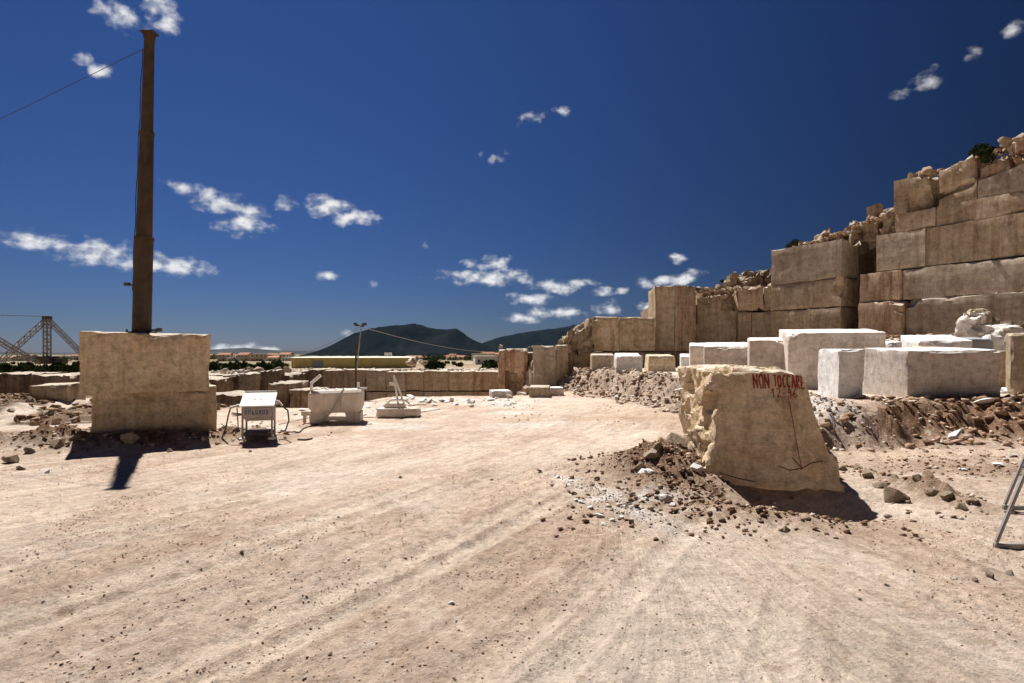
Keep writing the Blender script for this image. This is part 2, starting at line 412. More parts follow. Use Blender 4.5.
# wheel-drawn streaks
tk = k.n('ShaderNodeAttribute', attribute_name='track')
cx_ = k.n('ShaderNodeVectorMath', operation='MULTIPLY'); k.put(cx_.inputs[0], tk.outputs['Vector']); cx_.inputs[1].default_value = (9.0, .6, 1)
stk = k.noise(cx_.outputs[0], 1.0, 7, .72, .5)
c = k.mix(.8, c, k.ramp(stk, [(.36, .80), (.5, 1.), (.64, 1.14)]), 'MULTIPLY')
# speckle of grit
sp = k.noise(pos, 22, 5, .8)
c = k.mix(k.ramp(sp, [(.57, 0.), (.61, .5)]), c, (.76, .62, .53))
c = k.mix(k.ramp(sp, [(.385, .6), (.425, 0.)]), c, (.32, .21, .145))
k.put(b.inputs['Base Color'], c)
hh = k.math('ADD', k.math('MULTIPLY', n2, 1.0), k.math('MULTIPLY', n3, .8))
hh = k.math('ADD', hh, k.math('MULTIPLY', stk, .6))
bump(k, b, k.math('ADD', hh, k.math('MULTIPLY', sp, .6)), .036)

def plain(name, col, rough=.6, metal=0., var=.25, scale=8., dirt=None, dirt_amt=.5, dist=.002):
    m, k, b = new_mat(name)
    tc = k.n('ShaderNodeTexCoord'); p = tc.outputs['Object']
    n = k.noise(p, scale, 6, .65)
    c = k.mix(1., (*col, 1), k.ramp(n, [(.25, 1 - var), (.75, 1 + var)]), 'MULTIPLY')
    if dirt:
        d = k.noise(k.vec('MULTIPLY', p, (1, 1, .5)), scale * .7, 7, .7, .5)
        c = k.mix(k.math('MULTIPLY', k.ramp(d, [(.46, 0.), (.66, 1.)]), dirt_amt), c, dirt)
    k.put(b.inputs['Base Color'], c); b.inputs['Roughness'].default_value = rough; b.inputs['Metallic'].default_value = metal
    b.inputs['Specular IOR Level'].default_value = .3
    bump(k, b, n, dist)
plain('rusty_steel', (.05, .035, .024), .75, .0, .5, 4, (.13, .06, .028), .6, .008)
plain('dark_steel', (.06, .055, .05), .6, .3, .3, 10, (.12, .08, .05), .5)
plain('grey_steel', (.30, .28, .27), .55, .3, .25, 9, (.24, .15, .09), .6)
plain('white_paint', (.80, .78, .74), .6, 0, .08, 6, (.50, .40, .30), .6)
plain('dusty_paint', (.70, .62, .54), .8, 0, .15, 5, (.46, .34, .25), .6, .006)
plain('grey_panel', (.42, .38, .34), .7, 0, .2, 6, (.30, .22, .16), .6)
plain('lattice_steel', (.24, .23, .23), .6, .2, .2, 3, (.22, .15, .11), .5)
plain('black_rubber', (.03, .028, .026), .7, 0, .3, 12, (.25, .19, .14), .5)
plain('blue_print', (.035, .06, .16), .7, 0, .4, 20)
plain('red_paint', (.27, .03, .02), .8, 0, .5, 14, (.40, .26, .16), .45)
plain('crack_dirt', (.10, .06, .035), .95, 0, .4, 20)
plain('yellow_sheet', (.52, .44, .17), .6, 0, .15, .4, (.34, .28, .12), .5, .01)
plain('pale_roof', (.72, .69, .60), .7, 0, .1, .3, (.5, .46, .38), .4)
plain('white_wall', (.72, .70, .66), .9, 0, .1, .3, (.55, .50, .44), .5)
plain('cream_wall', (.58, .49, .38), .9, 0, .12, .3, (.44, .36, .28), .5)
plain('tile_roof', (.36, .17, .10), .9, 0, .25, .8, (.25, .14, .10), .5)
plain('dark_glass', (.05, .055, .06), .3, 0, .2, 1)
plain('blue_door', (.20, .24, .28), .6, 0, .15, 1)
plain('bark', (.13, .09, .06), .95, 0, .4, 12, None, 0, .01)
plain('blue_block_paint', (.34, .35, .40), .85, 0, .12, 4, (.46, .40, .36), .5)

m, k, b = new_mat('leaf')
g = k.n('ShaderNodeNewGeometry')
c = k.mix(k.ramp(g.outputs['Random Per Island'], [(0, 0.), (1, 1.)]), (.016, .026, .011), (.05, .068, .026))
k.put(b.inputs['Base Color'], c); b.inputs['Roughness'].default_value = .7
m, k, b = new_mat('mountain')
pos = k.n('ShaderNodeNewGeometry').outputs['Position']
n = k.noise(pos, .012, 9, .72); n2 = k.noise(pos, .0022, 6, .6)
c = k.mix(k.ramp(n, [(.3, 0.), (.7, 1.)]), (.004, .007, .008), (.014, .019, .019))
c = k.mix(k.math('MULTIPLY', k.ramp(n2, [(.5, 0.), (.7, 1.)]), .4), c, (.035, .034, .033))
k.put(b.inputs['Base Color'], c); bump(k, b, n, 18)
m, k, b = new_mat('far_hill')
pos = k.n('ShaderNodeNewGeometry').outputs['Position']
c = k.mix(k.ramp(k.noise(pos, .002, 6, .6), [(.3, 0.), (.7, 1.)]), (.04, .045, .045), (.08, .08, .075))
k.put(b.inputs['Base Color'], c)

# ------------------------------------------------------------------ lie of the land
EDGE = np.array([(0.6, 33.), (1.6, 26.5), (2.4, 22.8), (3.55, 19.5), (4.6, 16.3), (5.15, 12.6), (5.5, 10.1), (7.2, 10.0), (9.4, 10.7), (13, 11.5), (20, 12), (40, 12), (60, 40), (60, 80), (0.6, 80)])
def sdist(X, Y):
    """distance inside (+) the raised loading bank"""
    best = np.full(X.shape, 1e9); inside = np.zeros(X.shape, bool)
    n = len(EDGE)
    for i in range(n):
        a, b_ = EDGE[i], EDGE[(i + 1) % n]; e = b_ - a
        tt = np.clip(((X - a[0]) * e[0] + (Y - a[1]) * e[1]) / (e @ e), 0, 1)
        best = np.minimum(best, np.hypot(X - a[0] - tt * e[0], Y - a[1] - tt * e[1]))
        c_ = (a[1] > Y) != (b_[1] > Y)
        with np.errstate(divide='ignore', invalid='ignore'):
            xi = (b_[0] - a[0]) * (Y - a[1]) / (b_[1] - a[1] + 1e-12) + a[0]
        inside ^= c_ & (X < xi)
    return np.where(inside, best, -best)
WA, WB = np.array([18.0, 20.0]), np.array([13.2, 28.5])
WN = np.array([-.871, -.492])                     # towards the yard
def wall_d(X, Y): return (X - WA[0]) * WN[0] + (Y - WA[1]) * WN[1]
def gauss(X, Y, cx, cy, rx, ry, a=0.0):
    dx, dy = X - cx, Y - cy; c_, s_ = math.cos(a), math.sin(a)
    return np.exp(-(((dx * c_ + dy * s_) / rx) ** 2 + ((-dx * s_ + dy * c_) / ry) ** 2))
def masks(X, Y):
    m = {}
    s = sdist(X, Y) + (fbm(X * .9, Y * .9, o=3) - .5) * 1.0
    m['bank'] = ss(-.1, 1.1, s); m['slope'] = np.clip(1 - np.abs(s - .6) / 1.4, 0, 1)
    m['heap'] = np.maximum.reduce([gauss(X, Y, 2.05, 7.9, .75, .75), .7 * gauss(X, Y, 2.0, 6.9, .55, .55), .35 * gauss(X, Y, 2.5, 5.75, .7, .25, -.3)])
    m['left'] = np.maximum.reduce([gauss(X, Y, -8.3, 10.3, .9, .45, .1), gauss(X, Y, -9.6, 10.0, .9, .6), .8 * gauss(X, Y, -6.6, 10.2, 1.5, .4, .45), .8 * gauss(X, Y, -5.3, 10.9, .9, .4, .4)])
    e_ = 21.0 - 4.6 * ss(-4.2, -5.6, X) * ss(-11.5, -9.5, X)
    m['pit'] = ss(e_, e_ + 1.8, Y) * ss(2.2, .2, X) * ss(120, 60, Y)
    m['pitleft'] = gauss(X, Y, -12.5, 14.5, 1.6, 2.5) + gauss(X, Y, -16.5, 17, 3, 2.5)
    return m
RUTS = ((-7.7, .13), (-7.2, .14), (-5.95, .15), (-5.6, .12), (-4.25, .14), (-3.9, .12), (-2.6, .15), (-2.15, .12), (-.95, .13), (-.45, .14), (.75, .12), (1.2, .13))
def ruts(X, Y):
    """wheel tracks sweeping up the yard: depth and how strongly each point is rolled"""
    u = X - .75 * Y + .012 * Y * Y + (fbm(X * .15, Y * .15, o=2) - .5) * .7
    v = X + .22 * Y + (fbm(X * .2 + 5, Y * .2, o=2) - .5) * .5
    z = np.zeros(X.shape); w_ = np.zeros(X.shape)
    keep = ss(.34, .56, fbm(X * .35 + 2, Y * .22, o=3))
    for i_, (c_, hw) in enumerate(RUTS):
        for q, c2, on_ in ((u, c_, ss(3.2, 1.2, X) * ss(20, 12, Y)), (v, c_ * .9 + 7.2, ss(1.0, 2.2, X) * ss(6.2, 5, Y))):
            d = (q - c2) / hw; r_ = np.exp(-d ** 4) * on_ * keep; e_ = np.exp(-((np.abs(d) - 1.35) / .3) ** 2) * on_ * keep
            tread = np.abs(np.sin(Y * 17 + np.abs(d) * 2.2)) * .35 + .65
            z += -.018 * r_ * tread + .011 * e_; w_ = np.maximum(w_, r_)
    return z, w_
def ground_z(X, Y, fine=True):
    X = np.asarray(X, float); Y = np.asarray(Y, float); m = masks(X, Y)
    r = np.hypot(X, Y)
    z = (fbm(X * .22 + 3, Y * .22, o=3) - .5) * .16 * ss(2, 9, r) * ss(80, 40, r)
    bank = .62 + .2 * ss(14, 20, Y) + 1.35 * ss(5.5, 1.0, wall_d(X, Y)) * ss(10, 14, X)
    z = z * (1 - m['bank']) + m['bank'] * bank
    def fc(w_, q, f_):
        o_ = np.zeros(X.shape); i_ = w_ > .02
        if i_.any(): o_[i_] = facet(X[i_] * f_, Y[i_] * f_, X[i_] * 0 + .5) * q * w_[i_]
        return o_
    z += m['slope'] * ((fbm(X * 1.6, Y * 1.6, o=4) - .42) * .5 + (fbm(X * 4.5, Y * 4.5, o=4, g=.6) - .5) * .25) + fc(m['slope'], .1, 2.6)
    z += m['heap'] * (.32 + (fbm(X * 3, Y * 3, o=4) - .5) * .3) + fc(m['heap'], .1, 4.5)
    z -= .36 * np.clip(1.3 * gauss(X, Y, 3.4, 6.55, .85, .5, -.1), 0, 1)
    z += m['left'] * (.27 + (fbm(X * 2.4 + 9, Y * 2.4, o=4) - .5) * .35) + fc(m['left'], .1, 3.5)
    z += .26 * gauss(X, Y, 4.95, 6.85, .85, .14, -1.44) * fbm(X * 5, Y * 5, o=3) + fc(gauss(X, Y, 4.95, 6.85, .85, .16, -1.44), .10, 5.0)
    z += .16 * gauss(X, Y, 8.2, 9.0, 1.6, .4, .1) * fbm(X * 4, Y * 4, o=3)
    z += np.clip(m['pitleft'], 0, 1) * (fbm(X * 1.2, Y * 1.2, o=4) - .35) * .7
    dip = -1.9 * m['pit'] * ss(36.6, 35.6, Y) * ss(.2, -.8, X) - .9 * m['pit'] * ss(27.5, 26.5, Y) * ss(-3.0, -1, X) * ss(1.5, -.5, X)
    z += dip
    chn = ss(.47, .62, fbm(X * .55 + 11, Y * .4 + 3, o=4))      # churned patches between compacted ones
    m['churn'] = chn
    # beyond the pit the land falls away to the plain
    far = np.interp(r, [0, 36, 60, 150, 300, 800, 3000, 14000], [0, .15, -.3, -2.6, -4.2, -7.5, -22, -48])
    z += far
    z += (fbm(X * .05, Y * .05, o=3) - .5) * 1.0 * ss(45, 90, r) * ss(3000, 900, r)
    if fine:
        uA = X - .75 * Y + .012 * Y * Y; uB = X + .25 * Y
        mB = ss(.5, 2.5, X) * ss(9, 6, Y)
        fad = ss(45, 20, r) * (1 - m['bank'])
        z += (fbm(uA * 2.2, Y * .12, o=3) - .5) * .05 * (1 - mB) * fad + (fbm(uB * 2.8, Y * .25, o=3) - .5) * .045 * mB * fad
        z += ruts(X, Y)[0] * fad
        z += (fbm(X * 13, Y * 13, o=3, g=.6) - .5) * .045 * chn * ss(14, 7, r) * (1 - m['bank'])
        rough = .35 + .9 * m['slope'] + 1.3 * m['heap'] + 1.2 * m['left']
        z += (fbm(X * 5.5, Y * 5.5, o=4, g=.6) - .5) * .075 * rough * ss(60, 30, r)
    return z
def gz(x, y): return float(ground_z(np.array([x]), np.array([y]))[0])

# one sheet from the camera's feet to the horizon
thf = np.linspace(-58, 58, 760); thb = np.concatenate([np.linspace(60, 298, 60)])
th = np.radians(np.concatenate([thf, thb])); nth = len(th)
rad = np.concatenate([[.4, 1.0, 1.5], np.geomspace(1.9, 48, 470), np.geomspace(50, 13000, 60)]); nr = len(rad)
RR, TT = np.meshgrid(rad, th, indexing='ij')
X = (RR * np.sin(TT)).ravel(); Y = (RR * np.cos(TT)).ravel()
Z = ground_z(X, Y)
V = np.stack([X, Y, Z], 1); V = np.concatenate([V, [[0, 0, gz(0, 0)]]])
ii, jj = np.meshgrid(np.arange(nr - 1), np.arange(nth), indexing='ij'); jn = (jj + 1) % nth
quads = np.stack([ii * nth + jj, ii * nth + jn, (ii + 1) * nth + jn, (ii + 1) * nth + jj], -1).reshape(-1, 4)[:, ::-1]
me = mesh('ground', V, quads, 180)
bm = bmesh.new(); bm.from_mesh(me); bm.verts.ensure_lookup_table()
for j in range(nth): bm.faces.new([bm.verts[len(V) - 1], bm.verts[(j + 1) % nth], bm.verts[j]])
bmesh.ops.recalc_face_normals(bm, faces=bm.faces)
bm.to_mesh(me); bm.free()
me.polygons.foreach_set('use_smooth', np.ones(len(me.polygons), bool))
# colours of the soil itself
X = V[:, 0]; Y = V[:, 1]; m = masks(X, Y); r = np.hypot(X, Y)
col = np.tile(np.array([.66, .53, .43]), (len(V), 1))
def lay(c_, a):
    global col
    a = np.clip(a, 0, 1)[:, None]; col = col * (1 - a) + np.array(c_) * a
uA = X - .75 * Y + .012 * Y * Y; uB = X + .25 * Y; mB = ss(.5, 2.5, X) * ss(9, 6, Y)
sA = fbm(uA * 1.1 + 3, Y * .07, o=4); sB = fbm(uB * 1.7, Y * .16, o=4); st = sA * (1 - mB) + sB * mB
lay((.72, .61, .52), ss(.5, .66, st) * .5); lay((.50, .36, .265), ss(.47, .62, fbm(X * .55 + 11, Y * .4 + 3, o=4)) * .45); rz_, rw_ = ruts(X, Y); lay((.76, .64, .52), rw_ * .55)
lay((.47, .335, .25), ss(.46, .33, st) * .5)
lay((.62, .50, .39), ss(11, 17, Y) * ss(60, 30, Y) * ss(.35, .6, fbm(X * .35, Y * .5 + 3, o=3)) * .8)
lay((.46, .32, .21), gauss(X, Y, 2.6, 14, 1.8, 1.6) * .7 * fbm(X, Y, o=3) * 1.6)
lay((.25, .145, .088), m['slope'] * 1.15 * ss(.3, .55, fbm(X * .8 + 4, Y * .8, o=3)))
lay((.70, .65, .60), m['slope'] * gauss(X, Y, 5.9, 11.2, .55, 1.0) * 1.2)
lay((.66, .59, .51), m['bank'] * ss(1.4, 2.6, sdist(X, Y)) * .8)
lay((.58, .50, .42), m['slope'] * ss(13, 17, Y) * .55)
lay((.22, .13, .08), m['heap'] * 1.25)
lay((.30, .19, .12), gauss(X, Y, 2.2, 6.3, 1.5, .9, .2) * .85 * ss(.35, .55, fbm(X * 2.2, Y * 2.2, o=4)))
lay((.82, .77, .72), gauss(X, Y, 1.05, 6.5, .16, 1.0, .35) * 1.5 * ss(.3, .5, fbm(X * 3, Y * 3, o=3)))
lay((.78, .71, .64), gauss(X, Y, 1.35, 6.2, .5, .4) * 1.1 * ss(.35, .5, fbm(X * 2.5 + 8, Y * 2.5, o=3)))
lay((.20, .125, .08), m['left'] * 1.2)
lay((.28, .18, .12), gauss(X, Y, 7.6, 8.2, 2.2, .8, .1) * .75 * ss(.3, .55, fbm(X * 1.3 + 5, Y * 2, o=3)))
lay((.24, .15, .095), gauss(X, Y, 4.95, 6.85, .95, .2, -1.44) * .9)
lay((.60, .47, .35), gauss(X, Y, 6.4, 9.1, 1.2, .35, .0) * .8)
# left: pale haul road forking behind the pole blocks, darker spoil between
lay((.14, .095, .065), ss(-7.5, -9.0, X) * ss(10.8, 12.0, Y) * ss(60, 40, r))
HAUL = ((-12.5, 11.2, -9.3, 12.3, .55), (-11.2, 11.8, -14.5, 19.5, .55), (-9.3, 12.3, -5.5, 13.0, .45))
def road(ax_, ay_, bx_, by_, wd, X=X, Y=Y):
    e = np.array([bx_ - ax_, by_ - ay_]); tt = np.clip(((X - ax_) * e[0] + (Y - ay_) * e[1]) / (e @ e), 0, 1)
    return ss(wd, wd * .7, np.hypot(X - ax_ - tt * e[0], Y - ay_ - tt * e[1]))
for h_ in HAUL: lay((.64, .54, .45), road(*h_))
def on_road(x, y): return np.maximum.reduce([road(*h_, X=np.asarray(x, float), Y=np.asarray(y, float)) for h_ in HAUL])
lay((.70, .63, .56), ss(-6.5, -5.0, X) * ss(3, 0, X) * ss(11.6, 12.8, Y) * ss(22, 20, Y) * ss(.35, .55, fbm(X * .8, Y * 1.1, o=3)) * .85)
lay((.33, .25, .185), ss(38, 60, r) * .85); lay((.17, .15, .09), ss(90, 300, r) * ss(.3, .55, fbm(X * .012, Y * .012, o=4))); lay((.15, .14, .08), ss(250, 600, r) * .85)
fl = me.attributes.new('track', 'FLOAT_VECTOR', 'POINT')
fl.data.foreach_set('vector', np.stack([uA * (1 - mB) + uB * mB, Y, X * 0], 1).astype(np.float32).ravel())
ca = me.color_attributes.new('tone', 'FLOAT_COLOR', 'POINT')
ca.data.foreach_set('color', np.concatenate([col, np.ones((len(V), 1))], 1).astype(np.float32).ravel())
ground = link('ground', me, 'ground'); tag(ground, 'pale rutted earth floor of the quarry yard with wheel tracks', 'ground', kind='structure')

# ------------------------------------------------------------------ mountains and far land
def ridge(name, label, prof, dist_, depth, rough, mat, nx=260, ny=60):
    xs = np.linspace(prof[0][0], prof[-1][0], nx); ys = np.interp(xs, [p[0] for p in prof], [p[1] for p in prof])
    Hc = np.maximum((HY - ys) / F * dist_ + EYE, -50) + 48
    Vv = []
    tt = np.linspace(-1, 1.2, ny)
    Xg, Tg = np.meshgrid((xs - 512) / F * dist_, tt, indexing='ij'); Hg = np.repeat(Hc[:, None], ny, 1)
    sh = np.exp(-(Tg / .55) ** 2) * .55 + .45 * np.clip(1 - np.abs(Tg), 0, 1)
    gul = fbm(Xg / (depth * .28) + 3, Tg * 2.2, o=6, g=.55) - .5
    Zg = Hg * sh * (1 + gul * rough * np.abs(Tg) * 1.5) - 48 - 6 * (np.abs(Tg) > .97)
    Zg += (fbm(Xg / (dist_ * .006), Tg * 6, o=4) - .5) * Hg * .05
    Yg = dist_ + Tg * depth
    Vv = np.stack([Xg * (Yg / dist_) ** 0.0, Yg, Zg], -1).reshape(-1, 3)
    i_, j_ = np.meshgrid(np.arange(nx - 1), np.arange(ny - 1), indexing='ij')
    q = np.stack([i_ * ny + j_, (i_ + 1) * ny + j_, (i_ + 1) * ny + j_ + 1, i_ * ny + j_ + 1], -1).reshape(-1, 4)
    o = link(name, mesh(name, Vv, q, 180), mat); return tag(o, label, 'mountain', kind='structure')
ridge('mountain', 'dark wooded table mountain with a cliffed right shoulder', [(270, 366), (292, 359), (318, 353), (335, 344), (352, 334), (370, 328.5), (388, 326), (405, 324.5), (415, 323.5), (424, 326), (434, 328.5), (447, 329), (456, 328.5), (461, 331), (467, 336), (476, 341), (488, 346), (505, 350), (530, 354), (560, 360)], 5000, 800, .8, 'mountain')
ridge('mountain', 'long dark ridge rising behind the quarry bench', [(420, 360), (450, 354), (470, 348), (485, 342), (500, 337), (520, 333), (540, 330), (556, 328), (580, 324), (630, 322), (700, 328), (800, 345), (900, 360)], 7000, 1000, .8, 'mountain')
ridge('hill', 'low blue hills on the horizon', [(-300, 353), (-100, 350), (60, 353), (150, 351), (205, 350), (225, 348.8), (245, 347.6), (262, 349.2), (285, 350.5), (310, 351), (420, 353), (700, 351), (1200, 349), (1320, 352)], 11000, 1500, .4, 'far_hill', 500, 30)

# ------------------------------------------------------------------ quarry walls
def wpt(x, off=0.0):
    """point on the line of the tall right-hand face under column x, off metres proud of it"""
    Yw = 1 / (.05 - (1024 - x) * .0000599)
    return np.array([px(x, Yw), Yw]) + WN * off
def slab_hex(p0, p1, dep, z0, z1, back, dz=(0, 0), lean=0.0):
    p0, p1, back = np.array(p0), np.array(p1), np.array(back)
    b0, b1 = p0 + back * dep, p1 + back * dep; l = back * lean
    return [(*p0, z0), (*p1, z0), (*b1, z0), (*b0, z0), (*(p0 + l), z1 + dz[0]), (*(p1 + l), z1 + dz[1]), (*(b1 + l), z1 + dz[1]), (*(b0 + l), z1 + dz[0])]
def part_block(parent, c8, mat, name='stone_block', **kw):
    c = np.mean(np.array([tuple(p) for p in c8]), 0); c[2] = min(p[2] for p in c8)
    loc = c - np.array(parent.location)
    bites = [(np.array(b) - c, r_) for b, r_ in kw.pop('bites', ())]
    me_ = hexmesh(name, [tuple(np.array(p) - c) for p in c8], bites=bites, seed=random.uniform(0, 90), **kw)
    return link(name, me_, mat, parent, loc)
wb = -WN                                            # into the rock
wall = empty('quarry_wall', (*wpt(950), 1.2))
tag(wall, 'tall sawn stone quarry wall in stepped tiers, topped by broken rock and a bush', 'quarry wall')
def tier(z0, z1, cuts, mats, chip=.07, seg=.16, gap=.006, dep=2.2, prouds=None, bites={}, dzs=None):
    for i in range(len(cuts) - 1):
        pr = prouds[i] if prouds else random.uniform(-.05, .06)
        dz = dzs[i] if dzs else (random.uniform(-.03, .03),) * 2
        a_, b_ = wpt(cuts[i], pr), wpt(cuts[i + 1], pr)
        dv = (b_ - a_) / np.linalg.norm(b_ - a_)
        part_block(wall, slab_hex(a_ + dv * gap, b_ - dv * gap, dep, z0 + .004, z1 - .006, wb, dz, lean=.03), mats[i % len(mats)], chip=chip * .8, seg=seg, wob=.02, vs=.22, fac=.02, ff=1.1, cf=1.2, bites=bites.get(i, ()))
GW = ['grey_wall_stone', 'wall_stone']
def wp3(x, off, z): return (*wpt(x, off), z)
# nearer wing, right of the dark cleft
tier(1.0, 3.82, [864, 908, 1046, 1230], ['red_wall_stone', 'grey_wall_stone', 'grey_wall_stone'], prouds=[.5, .2, .18], chip=.13,
     bites={0: [(wp3(906, .65, 3.95), .6), (wp3(888, .75, 4.05), .45)], 1: [(wp3(909, .3, 3.9), .4)]})
tier(3.82, 5.12, [862, 903, 1068, 1230], ['red_wall_stone', 'grey_wall_stone', 'wall_stone'], prouds=[.2, .05, .04], chip=.09)
tier(5.12, 6.68, [876, 925, 1100, 1230], ['grey_wall_stone', 'wall_stone', 'grey_wall_stone'], prouds=[-.0, -.05, -.03], chip=.06)
# top course, broken by slanting joints
tier(6.66, 7.45, [894, 934, 1034, 1140, 1230], ['wall_stone', 'wall_stone', 'grey_wall_stone', 'wall_stone'], chip=.13, prouds=[-.1, -.2, -.14, -.1])
tier(7.42, 8.85, [893, 927], ['wall_stone'], chip=.2, prouds=[-.05], bites={0: [(wp3(928, .3, 7.55), .95), (wp3(915, .35, 7.25), .45)]})
tier(7.42, 8.15, [936, 974, 1022, 1140], ['wall_stone', 'grey_wall_stone', 'dark_wall_stone'], chip=.12, prouds=[-.25, -.28, -.5],
     dzs=[(-.45, .05), (.0, .3), (.1, .2)])
part_block(wall, slab_hex(wpt(935, -.32), wpt(970, -.32), 2, 7.95, 9.0, wb, (-.1, .3)), 'wall_stone', chip=.18, seg=.15, wob=.05, bites=[(wp3(964, -.2, 7.75), .62), (wp3(950, -.1, 7.5), .55)])
part_block(wall, slab_hex(wpt(971, -.5), wpt(1003, -.5), 2, 8.1, 8.75, wb, (-.05, .2)), 'red_wall_stone', chip=.2, seg=.12, wob=.06, fac=.15)
part_block(wall, slab_hex(wpt(1003, -.15), wpt(1075, -.3), 2.5, 8.55, 9.35, wb, (-.1, .25)), 'red_wall_stone', chip=.3, seg=.11, wob=.12, fac=.3)
part_block(wall, slab_hex(wpt(1075, -.3), wpt(1220, -.4), 2.5, 8.0, 9.6, wb, (0, .2)), 'red_wall_stone', chip=.3, seg=.14, wob=.12, fac=.3)
# the wing left of the cleft
tier(1.0, 3.72, [775, 812, 846], ['wall_stone', 'wall_stone'], prouds=[.38, .42])
tier(3.72, 5.02, [775, 846], ['wall_stone'], prouds=[.36], chip=.12, bites={0: [(wp3(848, .4, 4.7), .5)]})
tier(5.02, 6.72, [775, 846], ['grey_wall_stone'], prouds=[.34], dzs=[(.05, 0)])
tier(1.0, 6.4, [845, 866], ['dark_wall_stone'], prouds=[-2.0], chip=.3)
# rubbly ledge on top of it
xs_ = [790, 806, 822, 838, 856, 872, 896]
for i in range(6):
    tp = [7.05, 7.35, 7.2, 7.55, 7.7, 7.75][i]
    part_block(wall, slab_hex(wpt(xs_[i] + 1, -.5 + random.uniform(-.2, .2)), wpt(xs_[i + 1] - 1, -.5 + random.uniform(-.2, .2)), 2, 6.6, tp, wb, (random.uniform(-.2, .1), random.uniform(-.1, .2))),
               ['dark_wall_stone', 'red_wall_stone', 'dark_wall_stone', 'wall_stone', 'dark_wall_stone', 'wall_stone'][i], chip=.3, seg=.11, wob=.1, fac=.3)
# solid rock behind the dressed faces
part_block(wall, slab_hex(wpt(772, -.9), wpt(847, -.9), 8, .4, 6.62, wb), 'dark_wall_stone', name='rock_mass', chip=.2, seg=.6)
part_block(wall, slab_hex(wpt(864, -.9), wpt(1228, -.9), 8, .4, 6.62, wb), 'dark_wall_stone', name='rock_mass', chip=.2, seg=.6)
part_block(wall, slab_hex(wpt(898, -1.1), wpt(1226, -1.1), 8, 6.5, 8.2, wb), 'dark_wall_stone', name='rock_mass', chip=.3, seg=.4, wob=.15)
# the lower, farther run between the tall wall and the square tower
def fpt(x, Yf): return np.array([px(x, Yf), Yf])
bk = np.array([.1, .995])
low = empty('quarry_wall', (*fpt(735, 30.), .8))
tag(low, 'two-tier brown quarry wall with a square stone tower at its corner', 'quarry wall')
def lowpart(x0, y0_, x1, y1_, z0, z1, mat, dep=2.5, dz=(0, 0), **kw):
    kw.setdefault('vs', .25); kw.setdefault('chip', .12); kw.setdefault('seg', .15); kw.setdefault('wob', .04)
    return part_block(low, slab_hex(fpt(x0, y0_), fpt(x1, y1_), dep, z0, z1, bk, dz), mat, **kw)
lowpart(752, 29.2, 778, 28.4, .5, 3.72, 'wall_stone'); lowpart(738, 29.6, 752, 29.3, .5, 3.78, 'wall_stone')
lowpart(738, 29.3, 764, 28.7, 3.82, 5.05, 'red_wall_stone', chip=.25, bites=[((px(752, 29), 28.6, 3.7), .4)]); lowpart(764, 28.9, 777, 28.5, 3.8, 5.0, 'wall_stone')
lowpart(697, 30.6, 739, 29.9, .5, 4.75, 'wall_stone', dz=(-.1, .1), bites=[((px(732, 29.9), 29.7, 4.5), .75), ((px(733, 29.9), 29.6, 3.5), .55), ((px(699, 30.3), 30.1, 4.9), .8)])
lowpart(722, 30.4, 740, 29.9, 4.2, 5.1, 'dark_wall_stone', chip=.3, wob=.1, fac=.35, seg=.11); lowpart(701, 31.0, 722, 30.6, 4.6, 5.05, 'red_wall_stone', chip=.3, wob=.12, dz=(-.1, .15))
lowpart(655, 28.9, 675, 28.8, 1.72, 5.05, 'wall_stone', chip=.08); lowpart(675, 28.82, 696, 29.4, 1.7, 5.1, 'red_wall_stone', chip=.14, bites=[((px(697, 29.2), 28.9, 5.0), .55)])
lowpart(654, 30.6, 780, 30.6, .5, 4.3, 'dark_wall_stone', name='rock_mass', dep=6, seg=.5)
# rock heap standing behind that run
for x0, x1, tp in ((734, 752, 5.9), (748, 766, 6.05), (762, 782, 6.1)):
    lowpart(x0, 31.6, x1, 31.3, 4.2, tp, 'dark_wall_stone', chip=.35, wob=.15, seg=.11, dep=2, fac=.45)
# long bench of two tiers running left from the tower
bench = empty('quarry_bench', (*fpt(600, 27.8), .6))
tag(bench, 'long sawn stone bench in two tiers left of the square tower', 'quarry bench')
def bpart(x0, y0_, x1, y1_, z0, z1, mat, dep=2.2, dz=(0, 0), **kw):
    kw.setdefault('vs', .25); kw.setdefault('chip', .1); kw.setdefault('seg', .14); kw.setdefault('wob', .035)
    return part_block(bench, slab_hex(fpt(x0, y0_), fpt(x1, y1_), dep, z0, z1, np.array([.05, .99]), dz), mat, **kw)
bpart(566, 27.1, 594, 27.5, 1.74, 3.2, 'broken_stone', dz=(-.75, .15), chip=.25, wob=.08, fac=.3, seg=.11, bites=[((px(566, 27.1), 26.9, 3.2), .95)])
bpart(594, 27.4, 619, 27.75, 1.74, 3.42, 'bench_stone', bites=[((px(606, 27.5), 27.2, 3.5), .5)])
bpart(619, 27.8, 655, 28.4, 1.74, 3.42, 'bench_stone', bites=[((px(622, 27.7), 27.4, 3.5), .6), ((px(634, 27.8), 27.5, 3.6), .4)])
bpart(556, 26.7, 570, 26.9, 1.74, 2.35, 'broken_stone', dz=(-.45, .2), chip=.3, wob=.12, fac=.3, seg=.11)
for x0, x1, mt in ((557, 574, 'bench_stone'), (574, 592, 'bench_stone'), (592, 622, 'grey_wall_stone'), (622, 660, 'wall_stone'), (660, 700, 'dark_wall_stone')):
    ya, yb_ = np.interp([x0, x1], [557, 700], [26.9, 28.6])
    bpart(x0 + .15, ya + .25, x1 - .15, yb_ + .25, .1, 1.70, mt)
bpart(604, 28.9, 700, 29.6, .1, 3.2, 'dark_wall_stone', name='rock_mass', dep=4, seg=.5)
